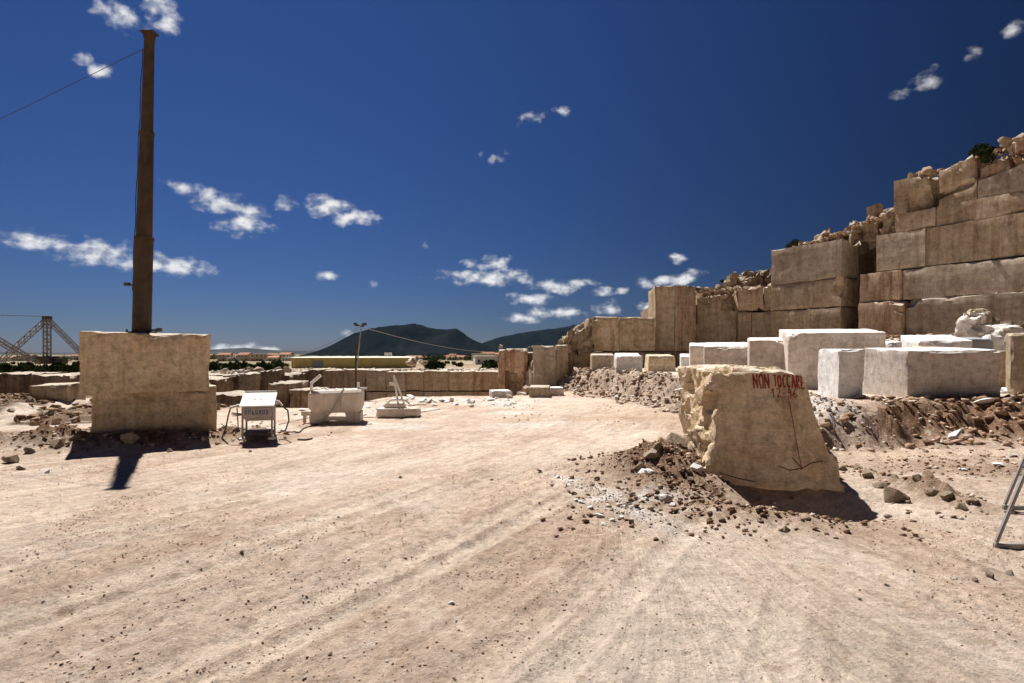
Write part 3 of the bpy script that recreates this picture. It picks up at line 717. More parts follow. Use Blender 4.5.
# wall stub in the middle: rosy block, cleft full of debris, grey block
stub = empty('quarry_wall', (*fpt(532, 25.2), 0))
tag(stub, 'low split wall of a rosy and a grey sawn stone face at the yard end', 'quarry wall')
def spart(x0, y0_, x1, y1_, z0, z1, mat, dep=2.2, dz=(0, 0), **kw):
    kw.setdefault('chip', .1); kw.setdefault('seg', .13); kw.setdefault('wob', .035)
    return part_block(stub, slab_hex(fpt(x0, y0_), fpt(x1, y1_), dep, z0, z1, np.array([.05, .99]), dz), mat, **kw)
spart(533, 24.6, 556, 24.6, -.4, 1.98, 'grey_wall_stone'); spart(556, 24.7, 568, 25.0, -.4, 2.02, 'wall_stone')
spart(498, 25.9, 505, 25.8, -.6, 1.82, 'red_wall_stone', chip=.15); spart(505, 25.8, 527, 25.6, -.6, 1.86, 'red_wall_stone', bites=[((px(508, 25.8), 25.5, .3), .8), ((px(527, 25.6), 25.3, .4), .6)])
spart(526, 25.5, 534, 25.3, -.4, 1.2, 'broken_stone', chip=.4, wob=.15, dz=(-.3, .3)); spart(529, 25.0, 533, 24.9, -.4, .95, 'pinkish_marble', chip=.15, dep=.5)
spart(499, 27.2, 568, 26.6, -.8, 1.7, 'dark_wall_stone', name='rock_mass', dep=2.5, seg=.4)

# pit wall across the background, two tiers of sawn faces with pale debris on the brow
pit = empty('quarry_wall', (*fpt(360, 34.), -2.4))
tag(pit, 'long low sawn pit wall running below the yellow shed', 'quarry wall')
def ppart(x0, y0_, x1, y1_, z0, z1, mat, dep=2.5, **kw):
    kw.setdefault('vs', .25); kw.setdefault('chip', .045); kw.setdefault('seg', .18); kw.setdefault('wob', .03); kw.setdefault('fac', .02)
    return part_block(pit, slab_hex(fpt(x0, y0_), fpt(x1, y1_), dep, z0, z1, np.array([.0, 1.]), kw.pop('dz', (0, 0))), mat, **kw)
xs_ = [288, 308, 323, 344, 366, 386, 405, 424, 448, 474, 500]
for i in range(len(xs_) - 1):
    mt = ['dark_wall_stone', 'wall_stone', 'wall_stone', 'wall_stone', 'grey_wall_stone', 'grey_wall_stone', 'wall_stone', 'wall_stone', 'wall_stone', 'red_wall_stone'][i]
    pr = [0, .6, .0, .05, -.35, -.3, .05, .0, .1, 0][i]
    ppart(xs_[i] + .15, 34 + pr, xs_[i + 1] - .15, 34 + pr, -.62, .58 + random.uniform(-.06, .08), mt)
    ppart(xs_[i] + .15, 33.9 + pr, xs_[i + 1] - .15, 33.9 + pr, -2.6, -.66, mt)
ppart(286, 35.4, 502, 35.4, -2.6, .35, 'dark_wall_stone', name='rock_mass', dep=3, seg=.6)
pit2 = empty('quarry_wall', (*fpt(250, 30.), -2.4))
tag(pit2, 'broken dark pit wall with hollows between the pole blocks and white machine', 'quarry wall')
def qpart(x0, y0_, x1, y1_, z0, z1, mat, dep=2.5, **kw):
    kw.setdefault('chip', .08); kw.setdefault('seg', .15); kw.setdefault('wob', .05); kw.setdefault('fac', .07)
    return part_block(pit2, slab_hex(fpt(x0, y0_), fpt(x1, y1_), dep, z0, z1, np.array([.0, 1.]), kw.pop('dz', (0, 0))), mat, **kw)
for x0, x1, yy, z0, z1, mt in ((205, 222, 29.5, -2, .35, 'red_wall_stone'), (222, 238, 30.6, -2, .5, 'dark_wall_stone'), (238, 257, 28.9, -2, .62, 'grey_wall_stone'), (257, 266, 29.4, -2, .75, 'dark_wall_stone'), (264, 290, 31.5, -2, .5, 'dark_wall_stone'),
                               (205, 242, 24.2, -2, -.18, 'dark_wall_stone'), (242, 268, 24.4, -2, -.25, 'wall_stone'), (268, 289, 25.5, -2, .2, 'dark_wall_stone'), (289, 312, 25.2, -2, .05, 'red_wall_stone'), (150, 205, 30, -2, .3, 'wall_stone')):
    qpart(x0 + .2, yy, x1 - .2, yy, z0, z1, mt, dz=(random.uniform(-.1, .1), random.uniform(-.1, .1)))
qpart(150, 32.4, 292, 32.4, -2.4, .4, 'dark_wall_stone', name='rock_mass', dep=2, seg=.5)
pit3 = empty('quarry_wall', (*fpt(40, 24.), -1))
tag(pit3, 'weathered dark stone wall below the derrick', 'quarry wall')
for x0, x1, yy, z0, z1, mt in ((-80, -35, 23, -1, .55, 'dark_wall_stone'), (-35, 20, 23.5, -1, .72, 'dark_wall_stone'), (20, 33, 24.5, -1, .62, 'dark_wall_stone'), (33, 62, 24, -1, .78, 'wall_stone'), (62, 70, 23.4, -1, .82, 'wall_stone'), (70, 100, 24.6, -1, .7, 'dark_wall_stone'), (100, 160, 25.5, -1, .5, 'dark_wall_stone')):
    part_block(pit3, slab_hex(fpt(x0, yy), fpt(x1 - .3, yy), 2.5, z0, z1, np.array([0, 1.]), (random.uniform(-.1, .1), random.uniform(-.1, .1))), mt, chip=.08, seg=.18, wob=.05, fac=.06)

# ------------------------------------------------------------------ loose blocks
def block(x, yb, Yc, w_, d_, h_, yaw, mat, label, tilt=(0, 0), cat='stone block', group=None, name='stone_block', z=None, taper=0., chip=.06, seg=.06, wob=.012, sink=.03, **kw):
    kw.setdefault('vs', .8); kw.setdefault('cf', 2.2)
    """sawn block whose front-left bottom corner stands Yc metres ahead under column x"""
    o_x, o_y = px(x, Yc), Yc
    z0 = (EYE - (yb - HY) / F * Yc) if z is None else z
    a = R(yaw); ce = np.array([o_x, o_y]) + np.array([math.cos(a), math.sin(a)]) * w_ / 2 + np.array([-math.sin(a), math.cos(a)]) * d_ / 2
    me_ = hexmesh(name, corners(w_, d_, h_ + sink, taper), chip=chip, seg=seg, wob=wob, seed=random.uniform(0, 99), **kw)
    o = link(name, me_, mat, None, (ce[0], ce[1], z0 - sink), (R(tilt[0]), R(tilt[1]), a))
    return tag(o, label, cat, group)
# the pair under the mast
lowb = block(91, 443, 10.14, 2.0, 1.5, .955, 32, 'tan_stone', 'lower tan stone block half buried under the block that carries the mast', chip=.10, seg=.05, sink=.25, wob=.03, vs=.8, fac=.015)
up = block(79, 394.5, 9.92, 2.02, 1.5, 1.11, 32, 'tan_stone', 'upper tan stone block carrying the tall rusty mast', tilt=(1.5, .6), chip=.09, seg=.05, wob=.03, sink=0, vs=.8, fac=.015)

for i_, (a_, b_) in enumerate(((-.8, -.55), (.75, -.5), (-.6, .6), (.7, .6), (.05, -.6))):
    me_ = hexmesh('shim', corners(.22, .16, .11), chip=.02, seg=.05, seed=i_ * 3.1); link('shim', me_, 'broken_stone', lowb, (a_ * .95, b_ * .95, .955 + .22))

# white and pinkish sawn blocks on the loading bank
block(787, 392, 15.6, 2.32, 1.5, 1.70, -16, 'pinkish_marble', 'largest pale sawn block, with a bright top, behind the small white cube', tilt=(6, 0), sink=.3)
block(838, 391, 12.5, .54, 1.25, .93, -9, 'white_marble', 'small upright pale block with a bright left side in front of the largest block', sink=.3, tilt=(0, 1))
block(907, 398, 12.4, 2.05, 1.6, 1.08, 0, 'pinkish_marble', 'wide pale sawn block above the brown spoil slope', tilt=(2.5, -.5), sink=.15, wob=.015, chip=.06)
block(749, 390, 16.5, 1.05, 1.2, 1.5, -20, 'pinkish_marble', 'grey pale block wedged against the largest block', tilt=(5, 0), sink=.2)
block(704, 388, 18.2, 1.45, 1.3, 1.42, -18, 'pinkish_marble', 'pale block with a white top behind the inscribed boulder, wider than its neighbours', tilt=(7, 0), sink=.2)
block(690, 385, 20, .62, 1.3, 1.45, -16, 'pinkish_marble', 'narrow pale block with a white top between two wider blocks', tilt=(6, 0), sink=.2)
block(681, 384, 21.5, .45, 1.3, 1.1, -14, 'white_marble', 'small white block at the far end of the row of sawn blocks', tilt=(5, 0), sink=.2)
block(616, 377, 21.6, 1.0, 1.3, .86, -6, 'white_marble', 'white sawn block standing by itself on the bank below the bench', tilt=(5, 0), sink=.1, taper=.03)
block(648, 375, 22.8, 1.12, 1.2, .8, -5, 'tan_stone', 'squat tan block on the bank beside the white sawn block', tilt=(3, 0), sink=.1, taper=.08, chip=.07)
block(592, 374, 23.6, .95, 1.2, .82, -4, 'grey_wall_stone', 'grey sawn block close under the bench', tilt=(3, 0), sink=.1)
block(529, 399.5, 20.4, .72, .9, .46, -6, 'wall_stone', 'low dark-fronted block lying at the foot of the split wall', tilt=(2, 0), sink=.08)
block(541, 398.5, 20.9, .85, .6, .4, 4, 'pinkish_marble', 'low grey slab beside the dark-fronted block', sink=.08)
block(492, 400, 20.2, .75, .7, .33, 12, 'pinkish_marble', 'small pale block among the debris at the yard end', sink=.08, chip=.06)
block(30, 409, 17.6, 1.1, 1.0, .75, 12, 'wall_stone', 'brown squared block below the derrick wall', tilt=(2, -2), sink=.1, chip=.08)
block(1010, 383, 13.6, 1.7, 1.0, 1.2, -36, 'wall_stone', 'brown upright block beyond the wide pale block, with a sunlit edge', sink=.3, tilt=(2, 0))
block(996, 380, 14.6, .55, 1.0, .75, 2, 'tan_stone', 'low tan block tucked between the wide pale block and the brown one', sink=.3)
block(917, 353, 14.8, 1.2, 1.1, .42, -12, 'white_marble', 'white slab lying on the heap behind the wide pale block', sink=.6, tilt=(9, 0))
block(957, 352, 15.1, .9, .8, .38, -6, 'blue_block_paint', 'bluish grey block with a white end behind the wide pale block', sink=.6, tilt=(4, 0))
block(917, 352, 14.0, .72, .5, .14, -14, 'tan_stone', 'short tan slab leaning behind the wide pale block', sink=.5, tilt=(3, 4))
block(874, 352, 15.4, .75, .8, .28, -10, 'white_marble', 'low white slab in the rubble between the two largest pale blocks', sink=.5, tilt=(4, -6), chip=.09)
block(991, 347, 16.0, .35, .5, .35, -6, 'white_marble', 'small white stone block next to the bluish grey block', sink=.6)

# the inscribed boulder
FL, FR_ = at(704, 478, 7.35), at(847, 492, 7.05)
c8 = [FL, FR_, (4.55, 8.5, -.1), at(684, 455, 8.6), at(719, 367, 7.52), at(805, 371, 7.3), (3.98, 8.6, 1.45), at(681, 365, 8.7)]
c8 = [Vector(p) for p in c8]
for i in range(4): c8[i] = c8[i] - (c8[i + 4] - c8[i]).normalized() * (.06 if i < 2 else .4)
bc0 = Vector((3.3, 7.7, 0))
def mono_hook(o, u, v, q, ax):
    # rough broken left flank, bulging foot, ragged crown
    nrm = fbm(o[:, 0] * 2.2 + 5, o[:, 1] * 2.2, o[:, 2] * 2.2, 5, .6) - .5
    n2_ = facet(o[:, 0] * 2.6 + 1, o[:, 1] * 2.6, o[:, 2] * 2.6, 2.0) + facet(o[:, 0] * 6 + 1, o[:, 1] * 6, o[:, 2] * 6, 2.0) * .22
    left = ss(.05, .0, u)
    o = o + ax[0] * ((nrm * .12 + n2_ * .12) * left)[:, None]
    front = ss(.02, .0, v) * ss(.0, .08, u)
    o = o - ax[1] * (front * (.16 * np.sin(np.pi * np.clip(u, 0, 1)) * (1 - q) ** 1.2 + nrm * .05))[:, None]
    right = ss(.95, 1., u)
    prof = -.17 * np.exp(-((q - .52) / .16) ** 2) - .06 * np.exp(-((q - .86) / .1) ** 2)
    o = o + ax[0] * (right * (prof + nrm * .1 + n2_ * .10))[:, None]
    top = ss(.96, 1., q)
    o = o + ax[2] * (top * (nrm * .09 + n2_ * .035 - .05 * ss(.75, 1., u)))[:, None]
    return o
me_ = hexmesh('boulder', [tuple(p - bc0) for p in c8], seg=.03, chip=.07, wob=.02, seed=3.3, hook=mono_hook, smooth=24,
              bites=[((.62, -.62, 1.48), .15), ((1.0, -.62, .62), .12)])
boulder = link('stone_boulder', me_, 'tan_stone', None, bc0)
tag(boulder, 'big rough tan boulder with red hand-painted words on its flat face', 'boulder')
bvh = BVHTree.FromPolygons([v.co + bc0 for v in me_.vertices], [p.vertices[:] for p in me_.polygons])
def ribbon(name, strokes, wd, mat, lift=.003):
    """hand-painted strokes laid on the boulder's face; strokes are lists of (x, z) metres"""
    mb = MB()
    for st_ in strokes:
        pts = []
        for (x0, z0), (x1, z1) in zip(st_[:-1], st_[1:]):
            n_ = max(2, int(math.hypot(x1 - x0, z1 - z0) / .008))
            pts += [(x0 + (x1 - x0) * i / n_, z0 + (z1 - z0) * i / n_) for i in range(n_)]
        pts.append(st_[-1]); V_ = []; ok = []
        for i, (x, z) in enumerate(pts):
            xa, za = pts[max(i - 1, 0)]; xb, zb = pts[min(i + 1, len(pts) - 1)]
            dx, dz = xb - xa, zb - za; l = math.hypot(dx, dz) + 1e-9; nx_, nz_ = -dz / l, dx / l
            wv = wd * (.75 + .5 * random.random()) / 2
            pr = []
            for s_ in (-1, 1):
                h, nn, _, _ = bvh.ray_cast(Vector((x + s_ * nx_ * wv, 5.5, z + s_ * nz_ * wv)), Vector((0, 1, 0)), 4)
                pr.append(h + Vector((0, -lift, 0)) - bc0 if h else None)
            V_.append(pr)
        for a_, b_ in zip(V_[:-1], V_[1:]):
            if None not in a_ + b_: mb.add([a_[0], a_[1], b_[1], b_[0]], [(0, 1, 2, 3)])
    if mb.f: return mb.build(name, mat, boulder)
GL = {'N': [[(0, 0), (.05, 1), (.85, .05), (.9, 1)]], 'O': [[(.5, 1), (.12, .8), (.05, .4), (.3, .02), (.75, .05), (.95, .5), (.8, .9), (.5, 1)]], 'T': [[(0, 1), (1, .95)], [(.5, .97), (.45, 0)]],
      'C': [[(.9, .85), (.5, 1), (.1, .7), (.08, .3), (.4, 0), (.9, .15)]], 'A': [[(0, 0), (.45, 1), (.9, 0)], [(.2, .4), (.75, .38)]], 'R': [[(.05, 0), (.1, 1), (.7, .95), (.75, .6), (.1, .5), (.9, 0)]],
      'E': [[(.85, 1), (.1, .98), (.08, 0), (.9, .03)], [(.1, .5), (.7, .52)]], '1': [[(.15, .7), (.5, 1), (.45, 0)]], '2': [[(.05, .8), (.45, 1), (.85, .75), (.1, .02), (.95, .05)]],
      '-': [[(.1, .45), (.85, .5)]], '9': [[(.85, .75), (.5, 1), (.12, .75), (.4, .5), (.85, .75), (.7, 0)]], '6': [[(.8, 1), (.25, .6), (.12, .2), (.5, 0), (.88, .25), (.5, .5), (.15, .3)]]}
def words(txt, x0, x1, y0_, y1_, Yf, slope=0.):
    """strokes for txt between columns x0..x1 and rows y0 (foot) .. y1 (head)"""
    n_ = len(txt); out = []
    X0, X1 = px(x0, Yf), px(x1, Yf); Z0, Z1 = EYE - (y0_ - HY) / F * Yf, EYE - (y1_ - HY) / F * Yf
    cw = (X1 - X0) / n_
    for i, ch in enumerate(txt):
        for st_ in GL.get(ch, []):
            jx, jz = random.uniform(-.004, .004), random.uniform(-.01, .01)
            out.append([(X0 + cw * (i + .1 + .75 * a_) + jx, Z0 + (Z1 - Z0) * b_ + jz + slope * i) for a_, b_ in st_])
    return out
for txt, x0, x1, yf, yh, wd_, sl_ in (('NON', 754, 770, 389, 374.5, .02, .003), ('TOCCARE', 773, 802, 387, 374.5, .019, -.003), ('12-96', 770, 795, 397, 388, .013, 0)):
    for i_, ch in enumerate(txt):
        cw_ = (x1 - x0) / len(txt)
        ribbon('painted_letter', words(ch, x0 + cw_ * i_, x0 + cw_ * (i_ + 1), yf - sl_ * i_ * 79, yh - sl_ * i_ * 79, 7.36), wd_, 'red_paint')
lx_ = lambda x, y: (px(x, 7.22), EYE - (y - HY) / F * 7.22)
ribbon('painted_line', [[lx_(791, 396), lx_(793, 425), lx_(794.5, 452), lx_(796, 467)]], .009, 'red_paint')
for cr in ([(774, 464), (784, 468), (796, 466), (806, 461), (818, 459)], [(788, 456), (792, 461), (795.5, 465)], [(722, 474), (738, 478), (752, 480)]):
    ribbon('crack', [[lx_(*q) for q in cr]], .012, 'crack_dirt')  # cracks drawn as thin flat dark-brown ribbons on the face

# ------------------------------------------------------------------ mast on the blocks
def down(o, x, y, z0=20.):
    """height of the top of object o at x, y"""
    bpy.context.view_layer.update()
    dg = bpy.context.evaluated_depsgraph_get(); mi = o.matrix_world.inverted()
    ok, h, n_, i_ = o.ray_cast(mi @ Vector((x, y, z0)), (mi.to_3x3() @ Vector((0, 0, -1))).normalized())
    return (o.matrix_world @ h).z if ok else None
MY = 11.1
mx_, my_ = px(141.5, MY), MY
mz = down(up, mx_, my_) or 2.05
mast = empty('steel_mast', (mx_, my_, mz)); tag(mast, 'tall rusty sectioned steel mast standing on two stacked stone blocks', 'mast')
top = at(149.5, 32, MY) - mast.location
def ax_at(f_): return Vector((top.x * f_, 0, top.z * f_))
secs = [(0, .315, .165, .158), (.312, .665, .140, .120), (.66, .985, .108, .088)]
for f0, f1, r0, r1 in secs:
    mb = MB(); pts = [ax_at(f0 + (f1 - f0) * i / 6) for i in range(7)]
    mb.tube(pts, r0, 12, r1); mb.tube([ax_at(f1 - .008), ax_at(f1 + .004)], r1 + .012, 12)
    mb.build('mast_section', 'rusty_steel', mast)
MB().tube([ax_at(.983), ax_at(.993)], .11, 10).box(ax_at(.996), (.25, .2, .03)).build('cap_plate', 'rusty_steel', mast)
mb = MB().box((0, 0, .012), (.46, .42, .03), Matrix.Rotation(R(32), 3, 'Z'))
for sx in (-1, 1):
    for sy in (-1, 1): mb.tube([(sx * .18, sy * .16, .0), (sx * .18, sy * .16, .07)], .018, 6)
mb.build('base_plate', 'dark_steel', mast)
mb = MB().bar(ax_at(.155), ax_at(.155) + Vector((-.26, -.05, .03)), .03).box(ax_at(.155) + Vector((-.27, -.05, .04)), (.09, .07, .06))
mb.build('bracket', 'dark_steel', mast)
mb = MB().bar((.1, -.1, .05), (.42, -.12, .06), .035).box((.42, -.12, .06), (.08, .06, .07)); mb.build('bracket', 'dark_steel', mast)
mb = MB().tube([ax_at(.14 + .8 * i / 14) + Vector((-.185 + .075 * i / 14 + .012 * math.sin(i * 2), -.03, 0)) for i in range(15)], .008, 5); mb.build('lead', 'black_rubber', mast)
def cable(name, a, b, sag, r, mat, label, n=24):
    a, b = Vector(a), Vector(b)
    mb = MB().tube([a.lerp(b, i / n) - Vector((0, 0, sag * 4 * (i / n) * (1 - i / n))) for i in range(n + 1)], r, 5)
    o = mb.build(name, mat); return tag(o, label, 'cable')
a_ = mast.location + ax_at(.945) + Vector((-.1, 0, 0)); b_ = at(0, 91, 11.6); e_ = a_ + (b_ - a_) * 7.4; e_.z = gz(e_.x, e_.y) + .05
cable('guy_wire', a_, e_, .35, .006, 'dark_steel', 'thin guy wire running down from the head of the rusty mast')

# ------------------------------------------------------------------ control cabinet on its stand
def console():
    c = at(259, 443, 10.7); g = gz(c.x, c.y)
    e = empty('control_cabinet', (c.x, c.y, g - .01), (0, 0, R(16)))
    tag(e, 'white-lidded control cabinet on an open steel stand with hoses', 'cabinet')
    W, Dp = .50, .42
    for sx in (-1, 1):
        for sy in (-1, 1):
            MB().box((sx * W / 2, sy * Dp / 2, .30), (.032, .032, .60)).build('leg', 'grey_steel', e, .004)
            MB().box((sx * W / 2, sy * Dp / 2 - .02, .02), (.11, .13, .04)).build('foot', 'white_paint', e, .006)
    mb = MB()
    for sy in (-1, 1): mb.box((0, sy * Dp / 2, .10), (W - .036, .03, .05))
    for sx in (-1, 1): mb.box((sx * W / 2, 0, .10), (.03, Dp - .036, .05))
    mb.build('rail', 'dark_steel', e, .004)
    MB().box((0, 0, .135), (W - .07, Dp - .06, .02)).build('tray', 'dark_steel', e)
    # body with a sloping top
    y0, y1 = -Dp / 2 - .02, Dp / 2; x0, x1 = -W / 2 - .01, W / 2 + .01
    V = [(x0, y0, .42), (x1, y0, .42), (x1, y1, .30), (x0, y1, .30), (x0, y0, .60), (x1, y0, .60), (x1, y1, .79), (x0, y1, .79)]
    MB().add(V, [(0, 3, 2, 1), (4, 5, 6, 7), (0, 1, 5, 4), (1, 2, 6, 5), (2, 3, 7, 6), (3, 0, 4, 7)]).build('body', 'grey_panel', e, .008)
    sl = math.atan2(.19, y1 - y0)
    rot = Matrix.Rotation(sl, 3, 'X')
    ld = MB().box((0, (y0 + y1) / 2 - .02, .725), (W + .09, .53, .022), rot).build('lid', 'white_paint', e, .005)
    mb = MB()
    for i in range(3): MB().box(Vector((-.06 + .05 * i, -.04 + .02 * (i % 2), .7395)), (.012, .08, .002), rot @ Matrix.Rotation(.4 * (i - 1), 3, 'Z')).build('marking', 'blue_print', ld)
    MB().box((-.19, .10, .792), (.03, .03, .004), rot).build('knob', 'dark_steel', ld)
    MB().box((0, y1 + .03, .845), (W + .06, .05, .05)).build('hinge_bar', 'white_paint', e, .006)
    fp = MB().box((0, y0 - .008, .505), (W - .02, .012, .15)).build('front_panel', 'grey_panel', e, .003)
    mb = MB(); r_ = random.Random(5); x = -.2
    for i in range(7):      # worn blue characters, no longer legible
        w_ = .042
        mb.box((x, y0 - .0155, .51), (.012, .003, .085)); mb.box((x + w_ * .6, y0 - .0155, .51 + r_.uniform(-.02, .02)), (.011, .003, .06 + r_.uniform(0, .03)))
        mb.box((x + w_ * .3, y0 - .0155, .51 + r_.choice((-.036, 0, .036))), (.022, .003, .013)); x += .06
    mb.build('lettering', 'blue_print', fp)
    MB().tube([(x0, .02, .63), (x0 - .10, .0, .62), (x0 - .23, -.05, .585)], .022, 8).build('handle', 'white_paint', e)
    MB().tube([(x1, .02, .70), (x1 + .08, .0, .68), (x1 + .15, -.04, .60)], .022, 8).box((x1 + .05, .0, .66), (.07, .06, .07)).build('handle', 'dusty_paint', e)
    MB().tube([(x0 - .22, -.05, .58), (x0 - .26, -.06, .42), (x0 - .30, -.03, .22), (x0 - .37, .0, .03)], .014, 6).build('hose', 'black_rubber', e)
    MB().tube([(x1 + .14, -.03, .60), (x1 + .24, .05, .50), (x1 + .26, .06, .30), (x1 + .20, .06, .12), (x1 + .08, .02, .08)], .015, 6).build('hose', 'black_rubber', e)
console()
def hose(pts, r, label, mat='black_rubber'):
    P_ = []
    pts = [Vector((px(x, 967 / (y - HY)), 967 / (y - HY), 0)) for x, y in pts]
    for i in range(len(pts) - 1):
        p0, p1, p2, p3 = pts[max(i - 1, 0)], pts[i], pts[i + 1], pts[min(i + 2, len(pts) - 1)]
        for s_ in range(8):
            q = s_ / 8
            P_.append(.5 * ((2 * p1) + (p2 - p0) * q + (2 * p0 - 5 * p1 + 4 * p2 - p3) * q * q + (3 * p1 - p0 - 3 * p2 + p3) * q ** 3))
    P_.append(pts[-1])
    for p in P_: p.z = gz(p.x, p.y) + r * .9
    return tag(MB().tube(P_, r, 6).build('hose', mat), label, 'hose')
hose([(281, 432), (296, 436), (304, 430), (318, 426)], .016, 'black hose on the ground from the cabinet towards the white machine')
hose([(298, 441), (305, 441.5), (312, 440)], .018, 'short dark hose end lying by itself on the pale ground')
hose([(279, 426), (320, 418), (380, 419), (440, 411)], .014, 'dusty hose trailing past the white machine towards the yard end', 'dusty_paint')
MB_ = MB().tube([at(237, 408, 11.6), at(238.5, 433, 11.4)], .012, 6)
tag(MB_.build('steel_rod', 'grey_steel'), 'thin steel rod stuck in the ground left of the cabinet', 'rod')

# ------------------------------------------------------------------ dusty white machine
def machine():
    c = at(337, 423, 13.6); e = empty('wire_saw_machine', (c.x, c.y, gz(c.x, c.y)), (0, 0, R(9)))
    tag(e, 'dusty white box-shaped stone-cutting machine on skids with a bent pipe', 'machine')
    W, Dp, H = 1.2, .75, .52; z0 = .24
    V = [(-W / 2 + .1, -Dp / 2 + .08, z0), (W / 2 - .06, -Dp / 2 + .08, z0), (W / 2 - .06, Dp / 2, z0), (-W / 2 + .1, Dp / 2, z0),
         (-W / 2, -Dp / 2, z0 + .14), (W / 2, -Dp / 2, z0 + .14), (W / 2, Dp / 2, z0 + .14), (-W / 2, Dp / 2, z0 + .14),
         (-W / 2, -Dp / 2, z0 + H - .07), (W / 2, -Dp / 2, z0 + H - .05), (W / 2, Dp / 2, z0 + H - .05), (-W / 2, Dp / 2, z0 + H - .07),
         (-W / 2 + .07, -Dp / 2 + .08, z0 + H), (W / 2 - .02, -Dp / 2 + .06, z0 + H + .02), (W / 2 - .02, Dp / 2 - .05, z0 + H + .02), (-W / 2 + .07, Dp / 2 - .05, z0 + H)]
    Fc = [(0, 3, 2, 1), (12, 13, 14, 15)] + [(4 * k_ + i, 4 * k_ + (i + 1) % 4, 4 * k_ + 4 + (i + 1) % 4, 4 * k_ + 4 + i) for k_ in range(3) for i in range(4)]
    bd = MB().add(V, Fc).build('housing', 'dusty_paint', e, .012)
    MB().box((.13, -Dp / 2 - .006, z0 + .31), (.014, .012, .34)).build('seam', 'grey_panel', bd)
    for i in range(5): MB().box((-.42 + .2 * i, .0, z0 + H + .014), (.06, .3, .03)).build('lug', 'white_paint', bd, .006)
    for sx in (-1, 1):
        V = [(sx * .44 - .13, -Dp / 2 + .05, .0), (sx * .44 + .13, -Dp / 2 + .05, .0), (sx * .44 + .13, Dp / 2, .0), (sx * .44 - .13, Dp / 2, 0),
             (sx * .40 - .19, -Dp / 2 + .09, .238), (sx * .40 + .17, -Dp / 2 + .09, .238), (sx * .40 + .17, Dp / 2 - .02, .238), (sx * .40 - .19, Dp / 2 - .02, .238)]
        MB().add(V, [(0, 3, 2, 1), (4, 5, 6, 7), (0, 1, 5, 4), (1, 2, 6, 5), (2, 3, 7, 6), (3, 0, 4, 7)]).build('skid', 'dusty_paint', e, .012)
    MB().box((0, -Dp / 2 + .12, .10), (.62, .06, .08)).build('crossbar', 'white_paint', e, .006)
    MB().tube([(-.55, -.2, z0 + H - .06), (-.55, -.2, z0 + H + .18), (-.34, -.2, z0 + H + .36)], .035, 8).build('pipe', 'white_paint', e)
    MB().tube([(.2, -Dp / 2 + .02, z0 + H + .04), (.16, -Dp / 2 - .04, z0 + H - .04), (.02, -Dp / 2 - .05, .40), (-.26, -Dp / 2 - .03, .06), (-.34, -Dp / 2 - .1, .02)], .022, 7).build('hose', 'grey_panel', e)
    MB().box((.50, -.05, z0 + H + .10), (.06, .06, .16)).box((.6, -.05, z0 + H + .03), (.2, .08, .05)).build('bracket', 'white_paint', e, .005)
    MB().box((-.68, -.1, .22), (.22, .12, .1)).box((-.72, -.1, .1), (.06, .1, .2)).build('tow_hitch', 'dusty_paint', e, .008)
machine()
def drill():
    c = at(399, 417.5, 14.6); e = empty('drilling_rig', (c.x, c.y, gz(c.x, c.y)), (0, 0, R(4)))
    tag(e, 'small dusty white drilling rig with two leaning bars on a low base', 'drilling rig')
    me_ = hexmesh('base', corners(1.12, .6, .24, .08), chip=.06, seg=.05, wob=.015)
    link('base', me_, 'dusty_paint', e)
    MB().box((-.1, 0, .29), (.55, .35, .12)).build('motor_block', 'dusty_paint', e, .03)
    MB().tube([(-.32, -.05, .33), (-.2, -.05, .43), (0., -.05, .45), (.18, -.05, .42), (.28, -.05, .33)], .03, 8).build('hoop', 'white_paint', e)
    MB().bar((-.02, 0, .3), (-.13, 0, 1.06), .06, .05).build('mast', 'white_paint', e, .006)
    MB().bar((.14, .0, .3), (-.10, .0, .98), .045, .04).build('strut', 'white_paint', e, .005)
    MB().box((-.16, -.03, .84), (.17, .06, .09)).build('carriage', 'white_paint', e, .01)
    MB().tube([(.3, 0, .28), (.55, -.02, .32), (.7, -.03, .3)], .025, 7).build('pipe', 'white_paint', e)
drill()
# lamp post behind the white machine
def lamp_post():
    Yl = 20.; c = at(355.5, 394, Yl); g = gz(c.x, c.y)
    e = empty('lamp_post', (c.x, c.y, g)); tag(e, 'thin leaning pole with two floodlights and overhead wires behind the white machine', 'lamp post')
    j = at(356, 345, Yl) - e.location; tp = at(361, 327, Yl) - e.location
    MB().tube([(0, 0, 0), j], .034, 8).build('pole', 'dark_steel', e)
    MB().tube([j + Vector((.03, -.05, -.9)), tp], .024, 8).build('pole_extension', 'grey_steel', e)
    MB().bar(tp + Vector((-.16, 0, .06)), tp + Vector((.1, 0, .02)), .04).build('crossarm', 'dark_steel', e)
    for dx, sx in ((-.17, -1), (.12, 1)):
        MB().box(tp + Vector((dx, -.02, .09)), (.15, .13, .09), Matrix.Rotation(R(38 if sx < 0 else -12), 3, 'Y')).build('floodlight', 'dark_steel', e, .01)
    return e.location + tp
lp = lamp_post()
cable('overhead_wire', lp + Vector((.05, 0, 0)), at(500, 352, 36), .25, .011, 'grey_steel', 'overhead wire sagging from the lamp post towards the split wall')
cable('overhead_wire', lp + Vector((-.1, 0, -.05)), at(305, 352, 34), .1, .010, 'grey_steel', 'overhead wire running from the lamp post down to the pit wall brow')

